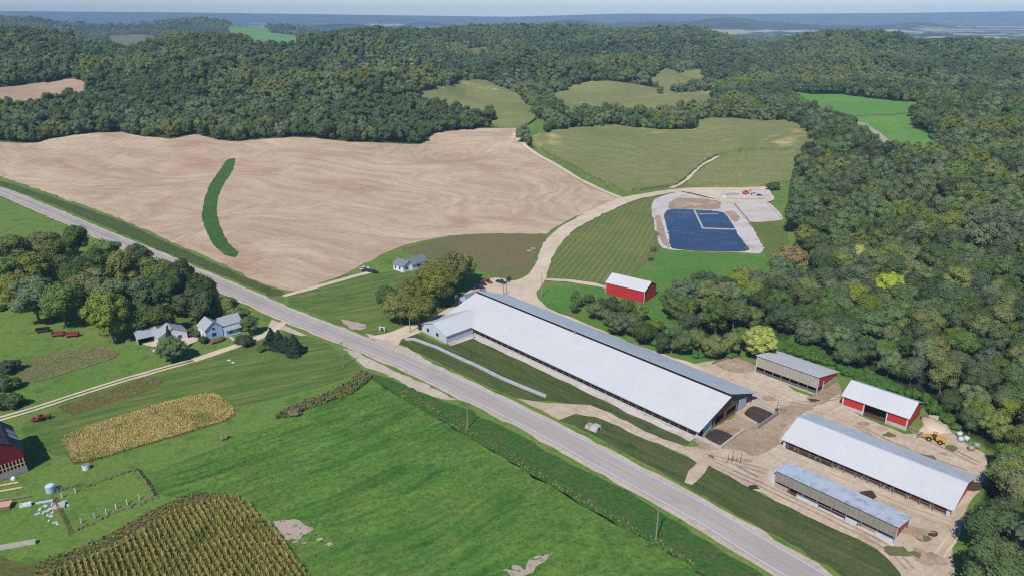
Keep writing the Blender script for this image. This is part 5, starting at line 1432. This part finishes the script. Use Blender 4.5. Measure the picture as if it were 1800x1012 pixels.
for y_ in (3.2, 7.5):
    MB().box(5.2, 6.3, y_, y_ + 1.1, 11.4, 12.6).prismy([(5.0, 12.6), (6.5, 12.6), (5.75, 13.3)], y_ - .1, y_ + 1.2).build('cupola', M['white'], e)

# ------------------------------------------------------------------ poles
GPn = 'utility poles'
def pole(px, py, h_, label, arm=True, lamp=False, xf=False, group=GPn):
    x, y = G(px, py)
    e = root('utility_pole', x, y, R(40), label, 'pole', group)
    MB().bar((0, 0, -0.3), (0, 0, h_), 0.2, 8, 0.13).build('shaft', M['pole'], e)
    if arm: MB().box(-0.9, 0.9, -0.07, 0.07, h_ - 0.6, h_ - 0.45).build('crossarm', M['wood'], e)
    if lamp: MB().bar((0, 0, h_ - .3), (-1.3, -0.6, h_ + .1), 0.06).box(-1.7, -1.2, -0.85, -0.5, h_, h_ + .15).build('lamp_arm', M['steel'], e)
    if xf:
        for s_ in (-1, 1): MB().bar((s_ * .5, -.2, h_ - 2.4), (s_ * .5, -.2, h_ - 1.2), 0.32, 10).build('transformer', M['carwh'], e)
    return e
pole(604, 645, 10.0, 'tall pole on the grass below the gravel pull-off of the road')
pole(822, 752, 9.0, 'pole in the middle of the near roadside, at the top of the green pasture')
pole(1153, 948, 9.3, 'pole nearest the camera at the lower right end of the pasture')
pole(721, 585, 8.8, 'pole with a lamp arm at the road end of the long barn drive', lamp=True, arm=False)
pole(802, 538, 6.5, 'pole carrying two white transformers at the corner of the long barn', xf=True, arm=False)
pole(952, 521, 11.0, 'slim pole at the grass tip where the gravel tracks meet', arm=False)
pole(885, 518, 5.5, 'left one of two short poles behind the long barn roof', arm=False)
pole(890, 519, 5.5, 'right one of two short poles behind the long barn roof', arm=False)
pole(402, 541, 6.0, 'pole between the farmhouse trees and the road', arm=False)
pole(31, 388, 5.0, 'thin bare pole in the grass below the road at the top left')

# ------------------------------------------------------------------ vehicles
def car(px, py, ang, paint, label, pickup=False, group='cars parked on the farm'):
    x, y = G(px, py)
    e = root('parked_car', x, y, ang, label, 'car', group)
    Lh = 2.35 if not pickup else 2.8
    MB().prismy([(-Lh, .35), (Lh, .35), (Lh + .02, .75), (Lh - .3, .92), (1.0, 1.0), (-Lh + .1, 1.02), (-Lh - .02, .7)], -.92, .92).build('body', M[paint], e, bevel=0.05)
    if pickup: MB().prismy([(-.4, 1.0), (1.2, 1.0), (.6, 1.72), (-.3, 1.75)], -.8, .8).build('cabin', M['glass'], e, bevel=.04); MB().box(-.3, .6, -.72, .72, 1.74, 1.8).build('roof', M[paint], e)
    else: MB().prismy([(-2.0, 1.0), (1.25, 1.0), (.5, 1.52), (-1.5, 1.55)], -.78, .78).build('cabin', M['glass'], e, bevel=.04); MB().box(-1.5, .5, -.7, .7, 1.53, 1.6).build('roof', M[paint], e)
    w_ = MB().bar((0, -.12, .34), (0, .12, .34), .34, 12).build('wheel', M['tyre'], e)
    ps = [(-Lh * .62, -.84), (Lh * .62, -.84), (-Lh * .62, .84), (Lh * .62, .84)]
    copies(w_, 4, lambda i: (ps[i][0], ps[i][1], 0), e)
    hl = MB().box(-.03, .03, -.16, .16, -.06, .06).build('headlight', M['carwh'], e); copies(hl, 2, lambda i: (Lh + .03, -.62 + 1.24 * i, .7), e)
    return e
car(848, 501, R(-50), 'cardark', 'dark car parked nearest the house behind the long barn')
car(857, 497, R(-48), 'carred', 'bright red car parked in the row behind the long barn', pickup=True)
car(881, 498, R(-40), 'cardark', 'dark pickup parked by the gravel behind the long barn', pickup=True)
car(894, 494, R(-100), 'cardark', 'dark car at the right end of the parked row behind the long barn')
car(845, 508, R(-45), 'cardark', 'dark car half hidden by the long barn roof corner')
car(645, 478, R(-20), 'carmar', 'maroon car on the lane by the small white cottage')
car(657, 480, R(-20), 'cardark', 'dark car in front of the maroon car by the cottage')
car(641, 474, R(20), 'carwh', 'white car behind the maroon car by the cottage')
# wheel loader
x, y = G(1642, 775)
e = root('wheel_loader', x, y, R(180 - 40), 'yellow wheel loader with its bucket on the ground by the sand spill', 'loader')
MB().prismy([(-3.4, .9), (-.4, .9), (-.4, 2.1), (-2.6, 2.1), (-3.5, 1.7)], -.95, .95).build('engine_hood', M['yel'], e, bevel=.08)
MB().box(.5, 2.3, -.7, .7, .8, 1.7).build('front_frame', M['yel'], e, bevel=.05)
cb = MB().box(-.5, .8, -.75, .75, 1.6, 3.1).build('cab', M['glass'], e, bevel=.05); MB().box(-.65, .95, -.85, .85, 3.1, 3.25).build('cab_roof', M['yel'], cb)
for s_ in (-1, 1): MB().prismy([(1.6, 1.4), (1.9, 1.9), (4.0, 1.0), (4.2, .5)], s_ * .55 - .1, s_ * .55 + .1).build('lift_arm', M['yel'], e)
MB().prismy([(4.0, .1), (5.4, .05), (4.9, .4), (4.3, 1.3), (4.0, 1.3)], -1.4, 1.4).build('bucket', M['steel'], e)
w_ = MB().bar((0, -.28, .78), (0, .28, .78), .78, 16).build('wheel', M['tyre'], e); ps = [(-1.9, -1.15), (1.5, -1.15), (-1.9, 1.15), (1.5, 1.15)]
copies(w_, 4, lambda i: (ps[i][0], ps[i][1], 0), e)
rm = MB().bar((0, -.3, .78), (0, .3, .78), .35, 10).build('rim', M['yel'], e); copies(rm, 4, lambda i: (ps[i][0], ps[i][1], 0), e)
e.scale = (.86, .86, .86)
# tractor
x, y = G(78, 737)
e = root('tractor', x, y, R(25), 'small red tractor with a rear implement parked below the two-track drive', 'tractor')
MB().box(-.2, 1.9, -.35, .35, .8, 1.45).build('hood', M['rust'], e, bevel=.06); MB().box(-1.0, -.2, -.3, .3, .6, 1.05).build('seat_base', M['rust'], e)
MB().box(-.9, -.5, -.25, .25, 1.05, 1.5).build('seat', M['tyre'], e); MB().bar((-.3, 0, 1.4), (-.1, 0, 1.75), .12).build('steering_wheel', M['tyre'], e)
for s_ in (-1, 1):
    MB().bar((-.8, s_ * .85 - .17, .75), (-.8, s_ * .85 + .17, .75), .75, 16).build('wheel', M['tyre'], e); MB().bar((1.5, s_ * .6 - .1, .4), (1.5, s_ * .6 + .1, .4), .4, 12).build('wheel', M['tyre'], e)
    MB().prismy([(-1.5, 1.2), (-.8, 1.62), (-.1, 1.3), (-.1, 1.24), (-.8, 1.55), (-1.5, 1.14)], s_ * .85 - .22, s_ * .85 + .22).build('fender', M['rust'], e)
MB().box(-3.4, -1.2, -1.0, 1.0, .5, .8).box(-3.2, -2.6, -.8, .8, .8, 1.2).build('implement', M['rust'], e)
# old wagons by the grove
for (px, py, a_, mt, lab) in ((76, 583, 20, 'dark', 'dark flat wagon at the left of the old machines by the grove'), (103, 590, 10, 'rust', 'red box wagon in the middle of the old machines by the grove'), (128, 591, 15, 'rust', 'rusty low cart at the right of the old machines by the grove')):
    x, y = G(px, py)
    e = root('wagon', x, y, R(a_), lab, 'wagon', 'old machines parked at the foot of the grove')
    MB().box(-2.3, 2.3, -1.0, 1.0, .7, .85).build('bed', M['wood'], e)
    m_ = MB()
    for s_ in (-1, 1): m_.box(-2.3, 2.3, s_ * .95 - .05, s_ * .95 + .05, .86, 1.6)
    m_.box(-2.3, -2.2, -.89, .89, .86, 1.6); m_.box(2.2, 2.3, -.89, .89, .86, 1.6); m_.build('sides', M[mt], e)
    w_ = MB().bar((0, -.1, .38), (0, .1, .38), .38, 12).build('wheel', M['tyre'], e); ps = [(-1.5, -1), (1.5, -1), (-1.5, 1), (1.5, 1)]; copies(w_, 4, lambda i: (ps[i][0], ps[i][1], 0), e)
    MB().bar((2.3, 0, .7), (3.8, .2, .4), .07).build('drawbar', M['steel'], e)
# excavator, skid loader and hopper by the pond
x, y = G(1311, 343)
e = root('excavator', x, y, R(-70), 'orange excavator on the stone heap above the pond', 'excavator')
MB().box(-2, 2, -1.5, -.9, 0, .9).build('track', M['tyre'], e, bevel=.1); MB().box(-2, 2, .9, 1.5, 0, .9).build('track', M['tyre'], e, bevel=.1)
MB().box(-2.6, 1.4, -1.3, 1.3, 1.0, 2.3).build('body', M['ora'], e, bevel=.1); MB().box(-.2, 1.4, -1.25, -.2, 2.3, 3.2).build('cab', M['glass'], e)
MB().bar((1.2, .3, 1.8), (3.8, .3, 4.6), .32).bar((3.8, .3, 4.6), (5.6, .3, 2.6), .26).build('boom', M['ora'], e); MB().prismy([(5.3, 2.6), (6.1, 2.6), (6.0, 1.6), (5.1, 1.5)], -.4, 1.0).build('bucket', M['steel'], e)
x, y = G(1325, 345)
e = root('skid_loader', x, y, R(-60), 'white skid loader beside the orange excavator', 'loader')
MB().box(-1.5, 1.3, -.8, .8, .5, 1.6).build('body', M['carwh'], e, bevel=.08); MB().box(-.7, .7, -.7, .7, 1.6, 2.5).build('cab', M['glass'], e); MB().box(-.8, .8, -.78, .78, 2.5, 2.62).build('cab_roof', M['carwh'], e)
MB().prismy([(1.4, 0), (2.4, 0), (1.7, .9), (1.4, .9)], -1.1, 1.1).build('bucket', M['steel'], e)
w_ = MB().bar((0, -.15, .45), (0, .15, .45), .45, 12).build('wheel', M['tyre'], e); ps = [(-.9, -.98), (.8, -.98), (-.9, .98), (.8, .98)]; copies(w_, 4, lambda i: (ps[i][0], ps[i][1], 0), e)
x, y = G(1334, 346)
e = root('manure_pump', x, y, R(-30), 'dark pump trailer right of the white skid loader', 'pump')
MB().box(-1.8, 1.8, -.7, .7, .5, .9).build('chassis', M['steel'], e); MB().bar((-1.2, 0, 1.3), (1.2, 0, 1.3), .5, 10).build('pump_body', M['dark'], e); MB().bar((1.0, 0, 1.4), (3.2, .5, .6), .16).build('hose', M['tyre'], e)
w_ = MB().bar((0, -.12, .4), (0, .12, .4), .4, 12).build('wheel', M['tyre'], e); copies(w_, 2, lambda i: (0, -.8 + 1.6 * i, 0), e)
sheet('stone_bed', GP([(1278, 342), (1292, 336), (1345, 338), (1352, 350), (1300, 351), (1280, 350)]), 4, M['conc_g'], 6, 0.5, 2)
def heap(px, py, rx, ry, rz, mat, label, cat, seed, name='heap'):
    x, y = G(px, py)
    o = MB().blob((0, 0, 0), rx, ry, rz, seed, .18).build(name, mat, None, True)
    o.location = (x, y, hz(x, y)); return props(o, label, cat)
heap(1289, 344, 5, 4, 1.8, M['stone'], 'grey stone heap left of the orange excavator', 'stone heap', 3, 'stone_heap')
heap(1252, 358, 6.5, 4.5, 2.2, M['mud'], 'dark brown heap at the top edge of the pond apron', 'heap', 4, 'manure_heap')
heap(1226, 358, 9, 6, 1.2, M['mud'], 'wide flat brown heap at the top left of the pond apron', 'heap', 5, 'manure_heap')
heap(1273, 346, 3.0, 4.5, 1.4, M['plast'], 'pale green tarp-covered heap left of the stones above the pond', 'heap', 6, 'covered_heap')
heap(1640, 748, 3.2, 5.0, 1.1, M['gravel'], 'low sand spill beside the red two-panel shed', 'sand pile', 8, 'sand_pile')
# pond divider, edge kerbs
def low_kerb(name, pxs, hgt, wd_, mat, label, cat, lev=0.35):
    return wall_run(name, pxs, hgt, wd_, mat, label, cat)
low_kerb('pond_divider', [(1220, 371), (1235, 403), (1292, 405)], 0.75, 1.1, M['conc'], 'pale L-shaped wall dividing the small basin from the big pond', 'wall')
low_kerb('pad_kerb', [(1346, 356), (1375, 387)], 0.7, 0.8, M['conc'], 'concrete kerb along the right side of the pad next to the pond', 'kerb')
low_kerb('pad_kerb', [(1291, 360), (1317, 391)], 0.6, 0.7, M['wood'], 'kerb between the pond apron and the concrete pad', 'kerb')
low_kerb('floating_pipe', [(1228, 378), (1262, 378)], 0.6, 0.8, M['conc'], 'pale pipe floating in the small upper basin of the pond', 'pipe')
# wrapped bales, rocks
q0 = None
for i, (px, py, lab) in enumerate([(1686, 766, 'upper silver-wrapped bale at the wood edge'), (1688, 775, 'lower left silver-wrapped bale'), (1698, 774, 'lower right silver-wrapped bale'), (1716, 786, 'tan-wrapped bale standing apart below the wood'), (1706, 791, 'small pale bale nearest the yard corner')]):
    x, y = G(px, py)
    o = MB().bar((-.7, 0, .75), (.7, 0, .75), .75, 14).build('wrapped_bale', M['plast' if i < 3 else 'stone'], None, True)
    o.location = (x, y, hz(x, y) + .1); o.rotation_euler = (0, 0, R(30 + 40 * i)); props(o, lab + ', right of the yellow loader', 'bale', 'wrapped bales')
e = root('culvert_head', *G(1041, 752), R(-40), 'grey stone and concrete culvert head in the verge grass', 'culvert')
MB().prismx([(-1.6, 0), (1.6, 0), (1.2, 1.3), (-1.2, 1.3)], 0.3, 2.4).build('headwall', M['conc'], e); MB().prismx([(-1.6, 0), (1.6, 0), (1.0, .9), (-1.0, .9)], -1.8, .29).build('stone_slope', M['stone'], e); MB().bar((2.35, 0, .55), (2.5, 0, .55), .4, 12).build('pipe_mouth', M['dark'], e)
for i, (px, py, lab) in enumerate([(618, 571, 'left rock lump beside the road near the cottage lane'), (634, 576, 'right rock lump beside the road near the cottage lane'), (931, 441, 'stone ring patch in the thin grass by the track bend'), (937, 437, 'second stone lump by the track bend')]):
    heap(px, py, 1.6, 1.2, .5, M['stone'], lab, 'rock', 20 + i, 'rock')
e = root('yard_sign', *G(672, 583), R(-15), 'small white framed sign on the grass near the drive entrance', 'sign')
for s_ in (-1, 1): MB().box(s_ * 1.1 - .12, s_ * 1.1 + .12, -.1, .1, 0, 2.3).build('post', M['white'], e)
B(-.98, .98, -.05, .05, 1.9, 2.2).build('frame', M['white'], e); B(-.98, .98, -.04, .04, .9, 1.88).build('board', M['conc'], e); B(-.5, .5, -.07, -.05, 1.05, 1.75).build('dark_centre', M['dark'], e)
# left farmyard
x, y = G(152, 824)
e = root('water_tank', x, y, 0, 'white drum standing at the near corner of the tan crop strip', 'tank'); MB().bar((0, 0, 0), (0, 0, 1.3), .95, 14).build('drum', M['carwh'], e); MB().bar((0, 0, 1.3), (0, 0, 1.42), .8, 14).build('lid', M['steel'], e)
x, y = G(90, 864)
e = root('water_tank', x, y, 0, 'pale blue round tank at the end of the old fence', 'tank'); MB().bar((0, 0, 0), (0, 0, 1.9), 1.15, 16).build('drum', M['tank'], e); MB().bar((0, 0, 1.9), (0, 0, 2.05), .9, 14).build('lid', M['carwh'], e)
def fence(name, pxs, hgt, sp_, mat, label, rails=(0.5, 1.0), cat='fence', mess=0):
    P = smooth_poly(GP(pxs), sp_, 0, 1, closed=False)
    e = root(name, P[0][0], P[0][1], 0, label, cat)
    src = MB().bar((0, 0, 0), (0, 0, hgt), .1, 6).build('post', mat, e); zz = [hz(*p_) for p_ in P]
    copies(src, len(P), lambda i: (P[i][0] - P[0][0], P[i][1] - P[0][1], zz[i] - zz[0]), e)
    m_ = MB()
    for i in range(len(P) - 1):
        for r_ in rails: m_.bar((P[i][0] - P[0][0], P[i][1] - P[0][1], zz[i] - zz[0] + r_), (P[i + 1][0] - P[0][0], P[i + 1][1] - P[0][1], zz[i + 1] - zz[0] + r_), .05, 5)
    m_.build('rails', mat, e)
    if mess:
        m_ = MB(); r = random.Random(mess)
        for i in range(len(P) - 1):
            for k in range(4):
                f_ = r.random(); q = P[i] * (1 - f_) + P[i + 1] * f_
                m_.blob((q[0] - P[0][0] + r.uniform(-.5, .5), q[1] - P[0][1] + r.uniform(-.5, .5), .2), r.uniform(.18, .42), r.uniform(.15, .32), r.uniform(.12, .3), r.randint(0, 999), .3)
        m_.build('piled_stones', M['wood'], e)
    return e
fence('board_fence', [(154, 856), (186, 843), (215, 833), (240, 826)], 1.1, 2.5, M['wood'], 'weathered grey board fence with stones along the top of the small paddock', (.4, .7, 1.0), mess=4)
fence('board_fence', [(90, 866), (110, 860), (134, 854)], 1.1, 2.0, M['siding_d'], 'dark fence line with piled stones right of the pale blue tank', (.4, .8), mess=6)
fence('rail_fence', [(243, 828), (258, 846), (273, 871)], 1.0, 1.8, M['dark'], 'dark fence down the right side of the small paddock', (.4, .8), mess=9)
fence('rail_fence', [(94, 878), (104, 900), (114, 920), (122, 940)], 1.2, 2.2, M['rust'], 'rusty red rail fence between the two small paddocks', (.4, .8, 1.1))
fence('wire_fence', [(130, 935), (180, 912), (230, 890), (275, 875)], 0.9, 3.0, M['wood'], 'low wire fence along the lower side of the small paddock', (.7,), mess=12)
for i, (px, py) in enumerate([(110, 874), (133, 865), (143, 919), (167, 910), (188, 903), (205, 894), (224, 886), (245, 878)]):
    x, y = G(px, py)
    o = MB().box(-.14, .14, -.14, .14, 0, 1.5).build('fence_post', M['white'], None); o.location = (x, y, hz(x, y)); o.rotation_euler = (0, 0, .3 * i)
    props(o, 'white post of the small paddock, number %s counted from the pale blue tank' % ('one two three four five six seven eight'.split()[i]), 'post', 'white posts in the small paddock')
x, y = G(104, 890)
e = root('slab_platform', x, y, R(25), 'white concrete slab with a blue pump beside the rusty fence', 'platform'); B(-1.4, 1.4, -1.2, 1.2, 0, .5).build('slab', M['conc'], e); MB().bar((-1.6, 0, .5), (-1.2, .6, 1.4), .18).build('pump', M['blue'], e)
rs = random.Random(5)
for i, (px, py) in enumerate([(70, 895), (80, 889), (88, 894), (76, 901), (92, 901), (84, 905), (66, 903), (97, 918), (86, 915), (101, 921), (115, 881), (119, 888), (82, 898), (90, 907)]):
    x, y = G(px, py)
    o = MB().box(-.5, .5, -.3, .3, 0, .14).build('paving_slab', M['white'], None); o.location = (x, y, hz(x, y) + .02); o.rotation_euler = (0, 0, rs.uniform(0, 3)); o.scale = (rs.uniform(.7, 1.3), rs.uniform(.7, 1.2), 1)
    props(o, 'pale flat stone lying in the grass by the concrete slab and rusty fence', 'slab', 'loose pale slabs near the rusty fence')
for (px, py, a_, l_, w_, h_, mt, lab, cat, nm) in ((26, 961, 17, 9.0, .9, .9, 'conc', 'long concrete feed trough at the bottom left', 'trough', 'trough'), (8, 853, 20, 7, .35, .3, 'plank', 'long bare timber lying below the red barn', 'timber', 'timber'), (14, 862, 20, 7, .3, .25, 'plank', 'second bare timber lying just below the first under the red barn', 'timber', 'timber'),
        (20, 877, 16, 9, .5, .4, 'wood', 'grey log pile lying left of the pale blue tank', 'logs', 'log_pile'), (46, 889, 20, 2.6, .9, .8, 'carwh', 'short white trough by the upper paddock gate', 'trough', 'trough'), (79, 884, 18, 3.6, .4, .5, 'white', 'narrow white rail box left of the slab', 'rail', 'rail_box'),
        (4, 893, 18, 4, 2.2, 1.1, 'wood', 'low wooden shed roof cut by the left edge below the log pile', 'hut', 'low_hut')):
    x, y = G(px, py)
    e = root(nm, x, y, R(a_), lab, cat)
    if nm == 'trough':
        m_ = MB(); m_.box(-l_ / 2, l_ / 2, -w_ / 2, -w_ / 2 + .12, 0, h_); m_.box(-l_ / 2, l_ / 2, w_ / 2 - .12, w_ / 2, 0, h_); m_.box(-l_ / 2, -l_ / 2 + .12, -w_ / 2 + .121, w_ / 2 - .121, 0, h_ - .01); m_.box(l_ / 2 - .12, l_ / 2, -w_ / 2 + .121, w_ / 2 - .121, 0, h_ - .01)
        m_.build('sides', M[mt], e); B(-l_ / 2 + .12, l_ / 2 - .12, -w_ / 2 + .12, w_ / 2 - .12, .05, h_ * .5).build('bottom', M[mt], e)
    elif nm in ('log_pile', 'timber'):
        for k in range(3): MB().bar((-l_ / 2 + .2 * k, -.25 + .25 * k, .15), (l_ / 2 - .3 * k, -.25 + .25 * k + .1, .15), .14, 8).build('log', M[mt], e)
    else:
        B(-l_ / 2, l_ / 2, -w_ / 2, w_ / 2, 0, h_ - .15).build('body', M[mt], e); B(-l_ / 2 - .15, l_ / 2 + .15, -w_ / 2 - .15, w_ / 2 + .15, h_ - .15, h_).build('top', M['plank' if nm == 'low_hut' else mt], e)
for i, (px, py) in enumerate([(403, 633), (410, 637)]):
    x, y = G(px, py); heap(px, py, .7, .5, .4, M['white'], ('left' if i == 0 else 'right') + ' one of two small white stones on the lawn below the drive', 'stone', 40 + i, 'white_stone')
heap(275, 617, 1.3, 1.0, .9, M['carwh'], 'white round garden ornament beside the spruce in front of the low house', 'garden object', 44, 'garden_dome')
heap(24, 842, 0.7, 0.6, 1.0, M['carwh'], 'white sack leaning at the stone foot of the red barn', 'sack', 45, 'sack')
# cattle at the feed rail of the yard barn and in the open-front shed
def cow(parent_loc, ang, label, i):
    e = root('cow', parent_loc[0], parent_loc[1], ang, label, 'cow', 'cattle at the feed rails')
    m_ = MB()
    m_.prismx([(-.32, .75), (-.36, 1.2), (-.15, 1.42), (.15, 1.42), (.36, 1.2), (.32, .75), (0, .6)], -1.1, .9)
    m_.add([(0.9, -.18, 1.0), (.9, .18, 1.0), (.9, .16, 1.4), (.9, -.16, 1.4), (1.5, -.1, .9), (1.5, .1, .9), (1.5, .12, 1.2), (1.5, -.12, 1.2)], [[0, 3, 2, 1], [4, 5, 6, 7], [0, 1, 5, 4], [1, 2, 6, 5], [2, 3, 7, 6], [3, 0, 4, 7]])
    m_.add([(1.5, -.13, .85), (1.5, .13, .85), (1.5, .14, 1.22), (1.5, -.14, 1.22), (2.0, -.08, .62), (2.0, .08, .62), (2.0, .08, .84), (2.0, -.08, .84)], [[0, 3, 2, 1], [4, 5, 6, 7], [0, 1, 5, 4], [1, 2, 6, 5], [2, 3, 7, 6], [3, 0, 4, 7]])
    for (lx, ly, bk) in ((-.95, -.2, -.08), (-.95, .2, -.08), (.7, -.2, .04), (.7, .2, .04)):
        m_.bar((lx, ly, .85), (lx + bk, ly, .42), .12, 6, .08); m_.bar((lx + bk, ly, .42), (lx, ly, 0), .07, 6, .06)
    m_.bar((-1.1, 0, 1.3), (-1.25, 0, .6), .04, 5, .02); m_.bar((1.55, -.12, 1.2), (1.5, -.3, 1.2), .05, 5); m_.bar((1.55, .12, 1.2), (1.5, .3, 1.2), .05, 5)
    m_.build('body', M['hide'], e)
    return e
mw = Matrix.Translation(BC.location) @ Matrix.Rotation(BC.rotation_euler[2], 4, 'Z')
names = ['far left end', 'left third', 'left of the middle', 'middle', 'right of the middle', 'right third', 'near the right end', 'right end']
for i, xx in enumerate((3.0, 9.5, 15.4, 22.0, 27.6, 29.4, 33.8, 38.5)):
    p_ = mw @ Vector((xx, 1.9, 0))
    cow((p_.x, p_.y), BC.rotation_euler[2] - R(90) + R(rnd.uniform(-12, 12)), 'black and white cow feeding at the %s of the yard barn rail' % names[i], i)

# ------------------------------------------------------------------ haze
hb = B(-17400, 17400, -400, 17600, -12, 330).build('haze', None, None)
props(hb, kind='stuff')
t_ = bpy.data.materials.new('haze_air'); t_.use_nodes = True
for n_ in list(t_.node_tree.nodes):
    if n_.type != 'OUTPUT_MATERIAL': t_.node_tree.nodes.remove(n_)
pv = t_.node_tree.nodes.new('ShaderNodeVolumePrincipled')
pv.inputs['Color'].default_value = (0.46, 0.68, 1.0, 1)
pv.inputs['Density'].default_value = 7.5e-5
pv.inputs['Anisotropy'].default_value = -0.3
t_.node_tree.links.new(pv.outputs[0], [n_ for n_ in t_.node_tree.nodes if n_.type == 'OUTPUT_MATERIAL'][0].inputs['Volume'])
hb.data.materials.append(t_)
